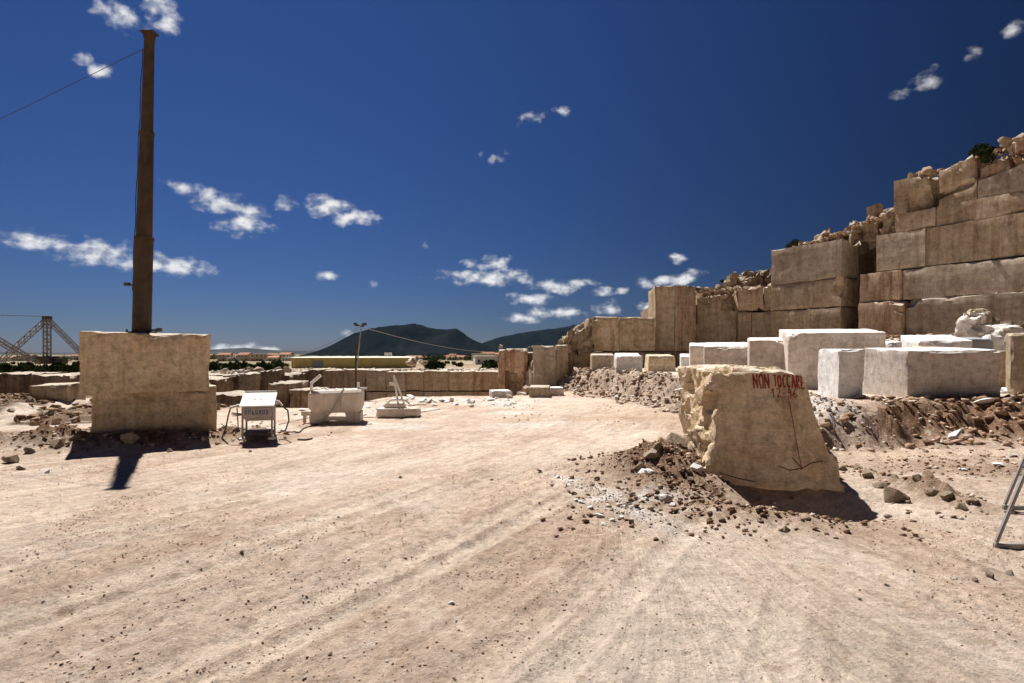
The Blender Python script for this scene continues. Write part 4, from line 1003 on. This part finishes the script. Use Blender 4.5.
# ------------------------------------------------------------------ derrick
def lattice(mb, a, b, wd, n):
    a, b = Vector(a), Vector(b); d = (b - a).normalized(); s1 = d.cross(Vector((0, 1, 0))).normalized(); s2 = d.cross(s1).normalized()
    cs = [(s1 * sx + s2 * sy) * wd / 2 for sx, sy in ((-1, -1), (1, -1), (1, 1), (-1, 1))]
    for c_ in cs: mb.bar(a + c_, b + c_, wd * .2)
    for i in range(n):
        p, q = a.lerp(b, i / n), a.lerp(b, (i + 1) / n)
        for k_ in range(4):
            u_, v_ = cs[k_], cs[(k_ + 1) % 4]
            if i % 2: u_, v_ = v_, u_
            mb.bar(p + u_, q + v_, wd * .13)
def derrick():
    Yd = 60.; g = at(47, 362, Yd); e = empty('derrick_crane', g); tag(e, 'lattice steel derrick crane with a mast and three braces', 'crane')
    pk = at(47, 319, Yd) - g
    mb = MB(); lattice(mb, (0, 0, 0), pk, .45, 12); mb.build('mast', 'lattice_steel', e)
    mb = MB(); lattice(mb, at(-25, 384, 54) - g, pk, .36, 24); mb.build('brace', 'lattice_steel', e)
    mb = MB(); lattice(mb, at(112, 384, 64) - g, pk, .36, 24); mb.build('brace', 'lattice_steel', e)
    mb = MB(); lattice(mb, at(38, 364, 57) - g, at(-60, 306, 50) - g, .4, 22); mb.build('boom', 'lattice_steel', e)
    MB().box(pk + Vector((0, 0, .15)), (.7, .6, .3)).build('head', 'dark_steel', e, .03)
    MB().box((0, 0, .2), (1.6, 1.4, .8)).box((1.3, .2, .1), (.9, .9, .6)).build('winch_house', 'dark_steel', e, .05)
    return g + pk
pk = derrick()
far_mast = empty('guy_post', at(-260, 362, 62)); tag(far_mast, 'far steel post holding the derrick stay', 'post')
MB().tube([(0, 0, -2), (0, 0, 7.5)], .15, 8).build('post', 'lattice_steel', far_mast); MB().box((0, 0, 7.5), (.5, .5, .2)).build('cap', 'dark_steel', far_mast)
cable('stay_cable', pk + Vector((0, 0, .3)), far_mast.location + Vector((0, 0, 7.4)), .5, .035, 'dark_steel', 'steel stay running left from the head of the derrick')

# ------------------------------------------------------------------ trestle at the right edge
def trestle():
    c = at(994, 549, 4.92); z = gz(c.x, c.y); e = empty('steel_trestle', (c.x, c.y, z)); tag(e, 'rusty white steel trestle on two ground rails beside the yard track', 'trestle')
    r0 = Vector((px(1003, 5.86) - c.x, .94, gz(px(1000, 6.), 5.9) - z))
    f0 = Vector((0, 0, .02))
    ln = Vector((1.5, -.12, 0))
    for p in (f0, r0 + Vector((0, 0, .02))):
        MB().bar(p, p + ln, .04, .045).build('ground_rail', 'grey_steel', e, .006)
        MB().bar(p + Vector((.02, 0, .03)), p + Vector((.36, .02, .80)), .03, .028).build('leg', 'grey_steel', e, .006)
        MB().bar(p + ln + Vector((-.02, 0, .03)), p + ln + Vector((-.36, .02, .80)), .03, .028).build('leg', 'grey_steel', e, .006)
        MB().bar(p + Vector((.30, .02, .82)), p + ln + Vector((-.30, .02, .82)), .04, .036).build('top_rail', 'grey_steel', e, .006)
    for k_ in (.36, 1.14):
        MB().bar(f0 + Vector((k_, .05, .87)), r0 + Vector((k_, .0, .89)), .036, .034).build('crossbar', 'grey_steel', e, .006)
trestle()

# ------------------------------------------------------------------ yellow shed and far buildings
def shed():
    Ys = 150.; a, b_ = px(292, Ys), px(408, Ys); L = b_ - a; z = -2.9
    e = empty('long_shed', ((a + b_) / 2, Ys, z)); tag(e, 'long low yellow metal shed with a pale roof beyond the pit', 'shed')
    H = 3.1; Dp = 12
    MB().box((0, Dp / 2, H / 2), (L, Dp, H)).build('wall', 'yellow_sheet', e)
    n_ = 30
    for i in range(n_ + 1): MB().box((-L / 2 + L * i / n_, -.06, H / 2), (.22, .1, H)).build('rib', 'yellow_sheet', e)
    # low hipped roof with a rounded end
    V = [(-L / 2 - .4, -.5, H), (L / 2 + .3, -.5, H), (L / 2 + .3, Dp + .4, H), (-L / 2 - .4, Dp + .4, H), (-L / 2 + .5, .5, H + .22), (L / 2 - 1.8, .5, H + .26), (L / 2 - 2.2, Dp - .6, H + .26), (-L / 2 + .5, Dp - .6, H + .22)]
    MB().add(V, [(0, 3, 2, 1), (4, 5, 6, 7), (0, 1, 5, 4), (1, 2, 6, 5), (2, 3, 7, 6), (3, 0, 4, 7)]).build('roof', 'pale_roof', e, .04)
    MB().box((px(318, Ys) - e.location.x, -.16, 1.15), (2.8, .12, 2.3)).build('gate', 'blue_door', e)
    for x in (384, 388): MB().box((px(x, Ys) - e.location.x, 2.5, H + .9), (.8, .8, .9)).build('vent', 'white_wall', e)
shed()
def house(x, Yh, w_, d_, h_, yaw, wall_m, roof_m, label, group, z=None):
    X_ = px(x, Yh); z = gz(X_, Yh) - .3 if z is None else z
    e = empty('house', (X_, Yh, z), (0, 0, R(yaw))); tag(e, label, 'house', group)
    MB().box((0, 0, h_ / 2), (w_, d_, h_)).build('wall', wall_m, e)
    rh = w_ * .16
    if roof_m == 'tile_roof':
        a, b_ = w_ / 2 + .3, d_ / 2 + .3
        V = [(-a, -b_, h_ + .02), (a, -b_, h_ + .02), (a, b_, h_ + .02), (-a, b_, h_ + .02), (-a, 0, h_ + rh), (a, 0, h_ + rh)]
        MB().add(V, [(0, 3, 2, 1), (0, 1, 5, 4), (2, 3, 4, 5), (1, 2, 5), (3, 0, 4)]).build('roof', roof_m, e)
    else:
        MB().box((0, 0, h_ + .16), (w_ + .3, d_ + .3, .3)).build('roof', roof_m, e)
    n_ = max(2, int(w_ / 3))
    for fl in range(1 if h_ < 5 else 2):
        for i in range(n_): MB().box((-w_ / 2 + w_ * (i + .5) / n_, -d_ / 2 - .02, 1.6 + fl * 2.9), (.9, .06, 1.2)).build('window', 'dark_glass', e)
    return e
r_ = random.Random(21)
WN_ = {'cream_wall': 'cream', 'white_wall': 'white'}; RN_ = {'tile_roof': 'a red tiled roof', 'pale_roof': 'a flat pale roof'}
for n_, xa, xb, ya, yb_, where in ((30, 206, 291, 420, 950, 'between the mast blocks and yellow shed'), (24, 408, 498, 420, 950, 'between the yellow shed and split wall'), (8, -10, 78, 400, 800, 'under the derrick')):
    for i in range(n_):
        wm = r_.choice(['cream_wall', 'cream_wall', 'white_wall']); rm = r_.choice(['tile_roof', 'tile_roof', 'pale_roof'])
        house(r_.uniform(xa, xb), r_.uniform(ya, yb_), r_.uniform(7, 12), r_.uniform(6, 9), r_.choice([3.0, 3.2, 5.6]), r_.uniform(-35, 35), wm, rm,
              'tiny far-off %s house with %s %s' % (WN_[wm], RN_[rm], where), 'far-off %s houses with %s %s' % (WN_[wm], RN_[rm], where))
e = house(485, 260, 10, 14, 3.6, 8, 'white_wall', 'pale_roof', 'broad white flat-roofed shed just left of the split wall', None); e.name = 'white_shed'; e['category'] = 'shed'

# ------------------------------------------------------------------ plants
def leaf_cloud(centres, n, size, seed):
    g = np.random.default_rng(seed); cs = np.array([c[:3] for c in centres]); rs = np.array([c[3] for c in centres])
    k_ = g.integers(0, len(cs), n); d = g.normal(size=(n, 3)); d /= np.linalg.norm(d, axis=1)[:, None]
    p = cs[k_] + d * (rs[k_] * g.uniform(.45, 1.08, n) ** .7)[:, None] * np.array([1, 1, .8])
    a = g.normal(size=(n, 3)); a /= np.linalg.norm(a, axis=1)[:, None]; b_ = np.cross(a, g.normal(size=(n, 3))); b_ /= np.linalg.norm(b_, axis=1)[:, None]
    s_ = size * g.uniform(.6, 1.3, n)[:, None]
    V_ = np.stack([p - a * s_, p + b_ * s_ * .45, p + a * s_, p - b_ * s_ * .45], 1).reshape(-1, 3)
    return V_, np.arange(4 * n).reshape(-1, 4)
def tree(loc, h, rad_, label, seed, name='tree', cat='tree', group=None, n=1400, leaf=.12, stems=1, flat=.7, tr=.06):
    r_ = random.Random(seed); e = empty(name, loc); tag(e, label, cat, group)
    mb = MB(); cs = []
    for s_ in range(stems):
        bx = (s_ - (stems - 1) / 2) * rad_ * .5
        tip = Vector((bx * 1.6 + r_.uniform(-.1, .1) * rad_, r_.uniform(-.2, .2) * rad_, h * .62))
        mb.tube([(bx, 0, -.15), Vector((bx, 0, 0)).lerp(tip, .5) + Vector((r_.uniform(-.1, .1) * rad_, 0, 0)), tip], tr * h, 6, tr * h * .45)
        for k_ in range(5):
            an = r_.uniform(0, 6.28); q = tip + Vector((math.cos(an) * rad_ * .6, math.sin(an) * rad_ * .6, h * r_.uniform(.0, .2)))
            mb.tube([Vector((bx, 0, 0)).lerp(tip, .7), q], tr * h * .4, 5, tr * h * .12)
    mb.build('trunk', 'bark', e)
    for k_ in range(11):
        an, rr_ = r_.uniform(0, 6.28), rad_ * math.sqrt(r_.random()) * .75
        cs.append((math.cos(an) * rr_, math.sin(an) * rr_, h * .68 + r_.uniform(-.5, .5) * rad_ * flat, rad_ * r_.uniform(.26, .46)))
    V_, F_ = leaf_cloud(cs, n, leaf, seed)
    link('crown', mesh('crown', V_, F_), 'leaf', e)
    return e
bl = wpt(976, -.75); tree((bl[0], bl[1], 8.45), 1.15, .62, 'dark bush with two thin stems on top of the tall quarry wall', 4, 'bush', 'bush', n=1500, leaf=.07, stems=2, tr=.03)
for i, x in enumerate((774, 781)):
    bl = wpt(x + 10, -.6); tree((bl[0], bl[1], 6.65), .55, .38, 'low dark shrub growing on the ledge of the tall wall', 40 + i, 'shrub', 'shrub', 'shrubs on the wall ledge', n=500, leaf=.07, stems=2, tr=.03)
bl = fpt(722, 30.6); tree((bl[0], bl[1], 5.0), .75, .12, 'tiny upright sprig on the lower wall', 44, 'shrub', 'shrub', n=120, leaf=.05, tr=.03)
r_ = random.Random(8)
for i in range(12):
    x = [28, 36, 45, 55, 62, 70, 78, 18, 8, -5, -20, 86][i]; Yt = r_.uniform(46, 56); X_ = px(x, Yt)
    tree((X_, Yt, gz(X_, Yt) + .25), r_.uniform(.6, 1.1), r_.uniform(.5, .9), 'dark scrubby bush at the foot of the derrick', 60 + i, 'bush', 'bush', 'bushes below the derrick', n=700, leaf=.14, stems=2)
for i, (x, Yt) in enumerate(((272, 36), (281, 37), (266, 36.5))):
    X_ = px(x, Yt); tree((X_, Yt, gz(X_, Yt)), .9, .6, 'dark bush on the brow of the broken pit wall', 90 + i, 'bush', 'bush', 'bushes on the pit brow', n=500, leaf=.1, stems=2)
# far woods on the plain: one mass of crowns
g = np.random.default_rng(5); cs = []
for i in range(900):
    Yt = g.uniform(420, 1500); x = g.uniform(-60, 520) if i % 3 else g.uniform(395, 520); X_ = px(x, Yt)
    if abs(x - 350) < 70 and Yt < 330: continue
    cs.append((X_, Yt, 0, g.uniform(1.8, 3.6)))
for i in range(220):
    Yt = g.uniform(60, 330); x = g.uniform(-120, 291) if i % 2 else g.uniform(200, 500)
    if 284 < x < 418: continue
    cs.append((px(x, Yt), Yt, 0, g.uniform(.35, .9)))
cs = np.array(cs); cs[:, 2] = ground_z(cs[:, 0], cs[:, 1]) + cs[:, 3] * .8
V_, F_ = leaf_cloud(cs, 90000, .55, 9)
tag(link('woodland', mesh('woodland', V_, F_), 'leaf'), 'far-off dark woods on the plain below the mountains', 'woods', kind='stuff')

# ------------------------------------------------------------------ rocks and rubble
ROCK = [rock_mesh(100 + i, 17, .75) for i in range(8)]
ROCKV = {}
def rock(x, y, z, s, mat, label, group=None, name='rock', sq=(1, 1, 1), cat='rock'):
    i = random.randrange(8); key = (i, mat)
    if key not in ROCKV:
        mm = ROCK[i].copy(); mm.materials.clear(); mm.materials.append(M[mat]); ROCKV[key] = mm
    o = bpy.data.objects.new(name, ROCKV[key]); C.objects.link(o)
    o.location = (x, y, z); o.rotation_euler = (random.uniform(-.4, .4), random.uniform(-.4, .4), random.uniform(0, 6.28)); o.scale = (s * sq[0], s * sq[1], s * sq[2])
    return tag(o, label, cat, group)
def grock(xp, yp, size_px, mat, label, group=None, Yd=None, sq=(1, 1, 1), lift=.26):
    """rock seen at column xp, row yp, standing on the ground there"""
    if Yd is None:
        Yd = 967 / max(yp - HY, 1)
        for _ in range(12): Yd = (EYE - gz(px(xp, Yd), Yd)) * F / max(yp - HY, 1)
        Yd = min(Yd, 40)
    s = size_px / F * Yd / 2
    return rock(px(xp, Yd), Yd, gz(px(xp, Yd), Yd) + s * lift, s, mat, label, group, sq=sq)
grock(895, 497, 28, 'broken_stone', 'grey angular rock in the line of stones right of the inscribed boulder')
for i, (x, y, s) in enumerate(((868, 478, 15), (880, 487, 16), (918, 497, 13), (932, 500, 16), (948, 503, 18), (962, 507, 14), (975, 509, 11), (858, 470, 14), (842, 470, 12), (888, 500, 10), (908, 501, 9))):
    grock(x, y, s, 'broken_stone', 'brown stone in the broken row beside the inscribed boulder', 'stones in the broken row right of the boulder')
for x, y, s, mt in ((664, 448, 20, 'broken_stone'), (650, 461, 22, 'broken_stone'), (676, 462, 26, 'broken_stone'), (690, 455, 16, 'pinkish_marble'), (644, 470, 12, 'white_marble'), (670, 453, 12, 'white_marble'), (697, 470, 14, 'pinkish_marble'), (649, 488, 10, 'white_marble'), (665, 503, 13, 'pinkish_marble'), (673, 506, 8, 'pinkish_marble'), (698, 497, 10, 'broken_stone'), (625, 470, 8, 'broken_stone'), (658, 476, 10, 'broken_stone'), (690, 485, 9, 'broken_stone'), (710, 515, 8, 'broken_stone'), (640, 455, 13, 'broken_stone'), (632, 497, 8, 'broken_stone'), (722, 521, 9, 'broken_stone'), (760, 522, 8, 'broken_stone'), (786, 531, 9, 'broken_stone')):
    grock(x, y, s * 1.25, mt, 'pale stone in the earth heap left of the inscribed boulder' if 'marble' in mt else 'brown stone in the earth heap left of the inscribed boulder', 'pale stones in the heap' if 'marble' in mt else 'brown stones in the heap')
grock(451, 604, 9, 'white_marble', 'single pale pebble lying alone on the open yard')
for x, y, s in ((242, 556, 5), (300, 541, 4), (400, 478, 5), (492, 480, 5), (612, 560, 5), (887, 586, 7), (914, 572, 5), (860, 600, 5), (990, 577, 14), (1010, 575, 12), (975, 581, 8), (150, 630, 5), (330, 655, 6), (205, 590, 5)):
    grock(x, y, s, 'broken_stone', 'small dark stone lying on the open yard', 'small stones on the yard')
for x, y, s in ((557, 478, 9), (566, 487, 7), (573, 493, 8), (582, 503, 9), (590, 508, 8), (600, 517, 12), (612, 521, 10), (622, 518, 8), (604, 525, 8), (576, 500, 6)):
    grock(x, y, s, 'white_marble', 'white stone in the strip of crushed marble on the yard', 'white stones in the marble strip', sq=(1, 1, .5))
for x, y, s, mt in ((940, 425, 14, 'white_marble'), (955, 437, 20, 'pinkish_marble'), (972, 425, 22, 'pinkish_marble'), (985, 433, 18, 'white_marble'), (880, 432, 12, 'pinkish_marble'), (860, 428, 16, 'broken_stone'), (905, 440, 12, 'broken_stone'), (998, 466, 14, 'white_marble'), (964, 470, 8, 'white_marble'), (925, 452, 10, 'broken_stone'), (1012, 455, 10, 'pinkish_marble'), (845, 415, 12, 'broken_stone'), (890, 405, 12, 'broken_stone'), (1005, 415, 14, 'white_marble'), (1015, 400, 16, 'pinkish_marble')):
    grock(x, y, s, mt, 'pale angular stone on the spoil slope below the wide block' if 'marble' in mt else 'brown stone on the spoil slope below the wide block', 'pale stones on the spoil slope' if 'marble' in mt else 'brown stones on the spoil slope', sq=(1.1, 1, .6))
# heap of big pale rocks behind the wide block
def crag(x, y, Yd, w_, d_, h_, mat, label, seed, tilt):
    c8_ = corners(w_, d_, h_, .35, (random.uniform(-.1, .1) * w_, 0)); p = at(x, y, Yd)
    o = link('rock', hexmesh('rock', c8_, chip=.2 * min(w_, h_), seg=.06, wob=.05, seed=seed, vs=1., fac=.09, ff=2.2, smooth=24), mat, None, p, (R(tilt), R(tilt * .6), R(seed * 37)))
    return tag(o, label, 'rock')
crag(968, 347, 17.6, 1.1, .8, 1.05, 'pinkish_marble', 'tall pale pointed rock on the heap behind the wide block', 1.3, 8)
crag(975, 323, 17.9, .75, .6, .42, 'broken_stone', 'grey rounded rock on top of the pale pointed rock', 4.1, -6)
crag(1000, 350, 17.0, 1.5, .9, .72, 'pinkish_marble', 'broad pale boulder at the foot of the tall wall', 7.7, 6)
for i in range(14):
    x, y = random.uniform(975, 1030), random.uniform(316, 342); Yd = random.uniform(17.5, 18.8); p = at(x, y, Yd)
    rock(p.x, p.y, p.z, random.uniform(.12, .32), random.choice(['broken_stone', 'dark_wall_stone', 'red_wall_stone']), 'brown broken rock in the pile at the foot of the tall wall', 'broken rocks at the foot of the tall wall')
# broken rock along the tops of the walls
def brow(xa, xb, zf, off, n_, smin, smax, mats, label, group, fn=wpt):
    for i in range(n_):
        x = random.uniform(xa, xb); p = fn(x, off + random.uniform(-.5, .1)); s = random.uniform(smin, smax)
        rock(p[0], p[1], zf(x) + s * .35, s, random.choice(mats), label, group)
brow(893, 930, lambda x: 8.85, -.25, 8, .12, .32, ['red_wall_stone', 'broken_stone'], 'rust-brown rock on the top left corner of the tall wall', 'rocks on the tall wall corner')
brow(1000, 1060, lambda x: 9.25, -.3, 8, .15, .4, ['red_wall_stone', 'broken_stone'], 'rust-brown rock on the highest brow of the tall wall', 'rocks on the highest brow')
brow(786, 895, lambda x: 6.7 + (x - 786) / 109 * .85, -.3, 24, .12, .34, ['red_wall_stone', 'dark_wall_stone', 'broken_stone', 'pinkish_marble'], 'broken rock on the ledge left of the highest tier', 'rocks on the ledge')
brow(864, 1040, lambda x: 3.82, .3, 7, .05, .11, ['broken_stone', 'pinkish_marble'], 'small stone on the lower ledge of the tall wall', 'stones on the lower ledge')
brow(697, 780, lambda x: 4.95, 0, 15, .12, .36, ['red_wall_stone', 'dark_wall_stone', 'broken_stone', 'pinkish_marble'], 'broken rock on top of the two-tier wall', 'rocks on the two-tier wall', lambda x, o: fpt(x, 30.4 - (x - 697) * .018 + o))
brow(733, 780, lambda x: 6.0, 0, 8, .15, .32, ['dark_wall_stone', 'red_wall_stone'], 'dark rock on the heap behind the two-tier wall', 'rocks on the dark heap', lambda x, o: fpt(x, 32.3 + o))
brow(500, 570, lambda x: 1.9, 0, 14, .06, .18, ['red_wall_stone', 'pinkish_marble', 'broken_stone'], 'stone on top of the low split wall', 'stones on the split wall', lambda x, o: fpt(x, 26.2 + o))
brow(560, 600, lambda x: 2.0 + (x - 560) * .03, 0, 9, .12, .3, ['red_wall_stone', 'broken_stone'], 'broken rock on the sloping left end of the bench', 'rocks on the bench end', lambda x, o: fpt(x, 27.7 + o))
brow(288, 500, lambda x: .55, 0, 30, .07, .17, ['pinkish_marble', 'white_marble', 'wall_stone', 'broken_stone'], 'pale stone on the brow of the long pit wall', 'stones on the pit brow', lambda x, o: fpt(x, 35.2 + o))
brow(408, 425, lambda x: .9, 0, 8, .25, .45, ['tan_stone', 'broken_stone'], 'tan stone in the heap beside the yellow shed', 'stones in the heap by the shed', lambda x, o: fpt(x, 39 + o * 2))
brow(205, 290, lambda x: .55, 0, 14, .12, .35, ['wall_stone', 'broken_stone', 'pinkish_marble'], 'stone on the brow of the broken pit wall', 'stones on the broken pit brow', lambda x, o: fpt(x, 33 + o * 4))
# pale debris at the yard end
for i in range(24):
    x, y = random.uniform(405, 520), random.uniform(397, 407)
    grock(x, y, random.uniform(5, 13), random.choice(['white_marble', 'pinkish_marble', 'white_marble', 'broken_stone']), 'pale flat stone in the debris at the yard end', 'pale debris at the yard end', sq=(1.2, 1, .45))
for i in range(10):
    x = random.uniform(500, 532); Yd = random.uniform(24.0, 25.2); s = random.uniform(.1, .28); X_ = px(x, Yd)
    rock(X_, Yd, gz(X_, Yd) + random.uniform(.0, .35), s, random.choice(['broken_stone', 'red_wall_stone', 'pinkish_marble']), 'fallen stone at the foot of the rosy wall face', 'fallen stones under the rosy face')
for i in range(14):
    x, y = random.uniform(222, 372), random.uniform(405, 416)
    grock(x, y, random.uniform(6, 16), random.choice(['white_marble', 'pinkish_marble']), 'pale slab lying behind the cabinet and white machine', 'pale slabs behind the machines', sq=(1.5, 1, .3))
for x, y, s, mt in ((10, 462, 22, 'broken_stone'), (30, 455, 16, 'broken_stone'), (58, 452, 18, 'broken_stone'), (48, 473, 8, 'white_marble'), (75, 450, 14, 'broken_stone'), (130, 443, 22, 'tan_stone'), (170, 452, 8, 'pinkish_marble'), (225, 438, 8, 'broken_stone'), (203, 444, 7, 'pinkish_marble'), (20, 470, 9, 'broken_stone'), (105, 447, 12, 'broken_stone'), (236, 441, 9, 'broken_stone'), (250, 452, 5, 'broken_stone')):
    grock(x, y, s, mt, 'stone in the dark spoil in front of the mast blocks', 'stones in the spoil by the mast blocks')
for i in range(14):
    x, y = random.uniform(0, 92), random.uniform(396, 425)
    while on_road(np.array([px(x, 967 / (y - HY))]), np.array([967 / (y - HY)]))[0] > .05: x, y = random.uniform(0, 92), random.uniform(396, 425)
    grock(x, y, random.uniform(6, 15), random.choice(['broken_stone', 'dark_wall_stone', 'wall_stone']), 'dark rock on the spoil beside the pale haul road', 'rocks beside the haul road')

# loose material nobody could count
SMALL = [mesh_np(rock_mesh(300 + i, 8, .7)) for i in range(6)]; MED = [mesh_np(rock_mesh(400 + i, 11, .7)) for i in range(6)]
def scatter(name, label, cat, pts, sizes, mat, lib=SMALL, flat=.9, lift=.2, zz=None):
    g = np.random.default_rng(len(pts)); VV, FF, base = [], [], 0
    k_ = g.integers(0, len(lib), len(pts))
    zz = ground_z(pts[:, 0], pts[:, 1]) if zz is None else zz
    for li in range(len(lib)):
        ix = np.where(k_ == li)[0]; lv, lf = lib[li]
        if not len(ix): continue
        a = g.uniform(0, 6.28, len(ix)); ca_, sa_ = np.cos(a), np.sin(a); s = sizes[ix]
        x = lv[None, :, 0] * ca_[:, None] - lv[None, :, 1] * sa_[:, None]; y = lv[None, :, 0] * sa_[:, None] + lv[None, :, 1] * ca_[:, None]
        z = np.repeat(lv[None, :, 2], len(ix), 0) * flat
        P_ = np.stack([x * s[:, None] + pts[ix, 0:1], y * s[:, None] + pts[ix, 1:2], z * s[:, None] + (zz[ix] + s * lift)[:, None]], -1)
        VV.append(P_.reshape(-1, 3)); FF.append((lf[None] + (np.arange(len(ix)) * len(lv))[:, None, None]).reshape(-1, 3) + base); base += len(ix) * len(lv)
    o = link(name, mesh(name, np.concatenate(VV), np.concatenate(FF)), mat)
    return tag(o, label, cat, kind='stuff')
def pick(n, xa, xb, ya, yb_, dens):
    p = np.stack([rng.uniform(xa, xb, n), rng.uniform(ya, yb_, n)], 1)
    return p[rng.random(n) < dens(p[:, 0], p[:, 1])]
def sz(n, a, b_, pw): return a + b_ * rng.random(n) ** pw
BIG = MED[:2] + SMALL
p = pick(110000, -11, 9, 1.8, 14, lambda x, y: np.clip(.10 + .9 * ss(.5, .66, fbm(x * .8, y * .8 + 40, o=4)), 0, 1) * ss(17, 3, y))
scatter('gravel', 'fine gravel strewn over the open yard', 'gravel', p, sz(len(p), .0025, .013, 5), 'rubble')
p = pick(60000, -5, 5, 1.9, 6.0, lambda x, y: np.clip(.15 + .85 * ss(.44, .62, fbm(x * 1.4, y * 1.4 + 20, o=4)), 0, 1) * ss(6.2, 3, y))
scatter('grit', 'pale grit lying on the near part of the yard', 'grit', p, sz(len(p), .0018, .006, 4), 'pale_rubble')
p = pick(150000, -10, 8, 1.9, 13, lambda x, y: ss(.49, .62, fbm(x * .55 + 11, y * .4 + 3, o=4)) * ss(14, 3.5, y) * ss(.35, .6, fbm(x * 3, y * 3, o=2)))
scatter('earth_clods', 'dry earth clods in the churned patches of the yard', 'clods', p, sz(len(p), .003, .015, 4), 'clod')
p = pick(26000, .2, 5.2, 5.0, 9.2, lambda x, y: np.clip(masks(x, y)['heap'] * 1.1 + .3 * gauss(x, y, 2.3, 6.0, 1.5, .7), 0, 1))
scatter('heap_rubble', 'loose brown earth clods heaped against the inscribed boulder', 'rubble', p, sz(len(p), .006, .06, 5), 'brown_rubble', BIG)
p = pick(48000, 1.5, 20, 9.3, 27, lambda x, y: masks(x, y)['slope'] ** .8 * (1 - .9 * gauss(x, y, 6.2, 11.4, .8, 1.1)))
scatter('bank_rubble', 'brown rubble covering the slope of the loading bank', 'rubble', p, sz(len(p), .015, .14, 4.5), 'rubble', BIG)
p = pick(14000, 4.5, 10, 9.8, 13.5, lambda x, y: gauss(x, y, 5.95, 11.3, .6, 1.2))
scatter('marble_chippings', 'white marble chippings spilling below the small upright block', 'chippings', p, sz(len(p), .008, .06, 5), 'pale_rubble', BIG)
p = pick(6000, 2, 10, 14, 27, lambda x, y: masks(x, y)['slope'] * .7)
scatter('marble_rubble', 'pale marble rubble on the far slope of the bank', 'rubble', p, sz(len(p), .02, .16, 5), 'pale_rubble', BIG)
p = pick(16000, -12, -3.5, 9, 12.3, lambda x, y: np.clip(masks(x, y)['left'] * 1.3, 0, 1))
scatter('spoil_rubble', 'dark spoil piled round the foot of the mast blocks', 'rubble', p, sz(len(p), .007, .07, 7), 'brown_rubble', BIG)
p = pick(26000, -22, -8, 11.8, 23, lambda x, y: ss(.3, .5, fbm(x * .5 + 2, y * .5, o=3)) * (1 - on_road(x, y)))
scatter('pit_rubble', 'dark stones covering the spoil beside the haul road', 'rubble', p, sz(len(p), .012, .17, 6), 'brown_rubble', BIG)
p = pick(22000, 4.2, 12, 5.6, 10, lambda x, y: np.clip(gauss(x, y, 7.6, 8.3, 2.2, .7, .1) + 1.2 * gauss(x, y, 4.95, 6.85, .95, .2, -1.44), 0, 1) * .8)
scatter('trackside_rubble', 'brown stony earth on the track right of the inscribed boulder', 'rubble', p, sz(len(p), .006, .05, 6), 'rubble', BIG)
p = pick(7000, .3, 2.0, 5.2, 7.6, lambda x, y: gauss(x, y, 1.05, 6.5, .14, 1.0, .35) + .5 * gauss(x, y, 1.35, 6.1, .35, .25))
scatter('crushed_marble', 'white crushed marble strip on the yard', 'crushed stone', p, sz(len(p), .004, .024, 4), 'pale_rubble', SMALL)
p = pick(12000, 8, 19, 13, 28, lambda x, y: ss(6.5, .8, wall_d(x, y)) * ss(.0, .3, wall_d(x, y)))
scatter('scree', 'brown scree along the foot of the tall wall', 'scree', p, sz(len(p), .02, .2, 5), 'rubble', BIG)
p = pick(9000, -40, 1, 36.5, 75, lambda x, y: np.full(len(x), .7))
scatter('far_debris', 'pale stone debris on the flat beyond the pit', 'rubble', p, sz(len(p), .05, .45, 5), 'far_rubble', BIG)
p = pick(5000, -7, 3, 12.5, 21.5, lambda x, y: ss(.42, .6, fbm(x * .7, y * .7 + 7, o=3)))
scatter('yard_chippings', 'pale stone chippings on the far yard behind the machines', 'chippings', p, sz(len(p), .006, .05, 6), 'pale_rubble', SMALL)
def brow_stuff(n, xa, xb, zf, off, spread, fn, name, label, a, b_):
    x = rng.uniform(xa, xb, n); o_ = off - spread * rng.random(n)
    P_ = np.array([fn(q, w_) for q, w_ in zip(x, o_)])
    scatter(name, label, 'rubble', P_, sz(n, a, b_, 4), 'rubble', BIG, zz=np.array([zf(q) for q in x]))
brow_stuff(900, 786, 896, lambda x: 6.72 + (x - 786) / 109 * .8, -.1, 1.6, wpt, 'ledge_rubble', 'small broken rock covering the ledge of the tall wall', .03, .2)
brow_stuff(500, 893, 1060, lambda x: 8.75 + (x - 893) / 167 * .55, -.3, 1.4, wpt, 'brow_rubble', 'small broken rock along the top of the tall wall', .03, .2)
brow_stuff(600, 697, 780, lambda x: 4.92, 0, -1.8, lambda x, o: fpt(x, 30.3 - (x - 697) * .018 + o), 'wall_top_rubble', 'small broken rock on top of the two-tier wall', .03, .22)

# ------------------------------------------------------------------ air
m = bpy.data.materials.new('haze'); m.use_nodes = True; m.node_tree.nodes.clear()
k = NT(m.node_tree); pv = k.n('ShaderNodeVolumePrincipled'); ou = k.n('ShaderNodeOutputMaterial')
pv.inputs['Color'].default_value = (.30, .55, 1, 1); pv.inputs['Density'].default_value = 5.0e-6; pv.inputs['Anisotropy'].default_value = 0.2
k.l.new(pv.outputs[0], ou.inputs['Volume'])
hz = MB().box((0, 0, 190), (36000, 36000, 520)).build('haze', m); tag(hz, 'thin bluish air over the whole landscape', 'haze', kind='stuff')
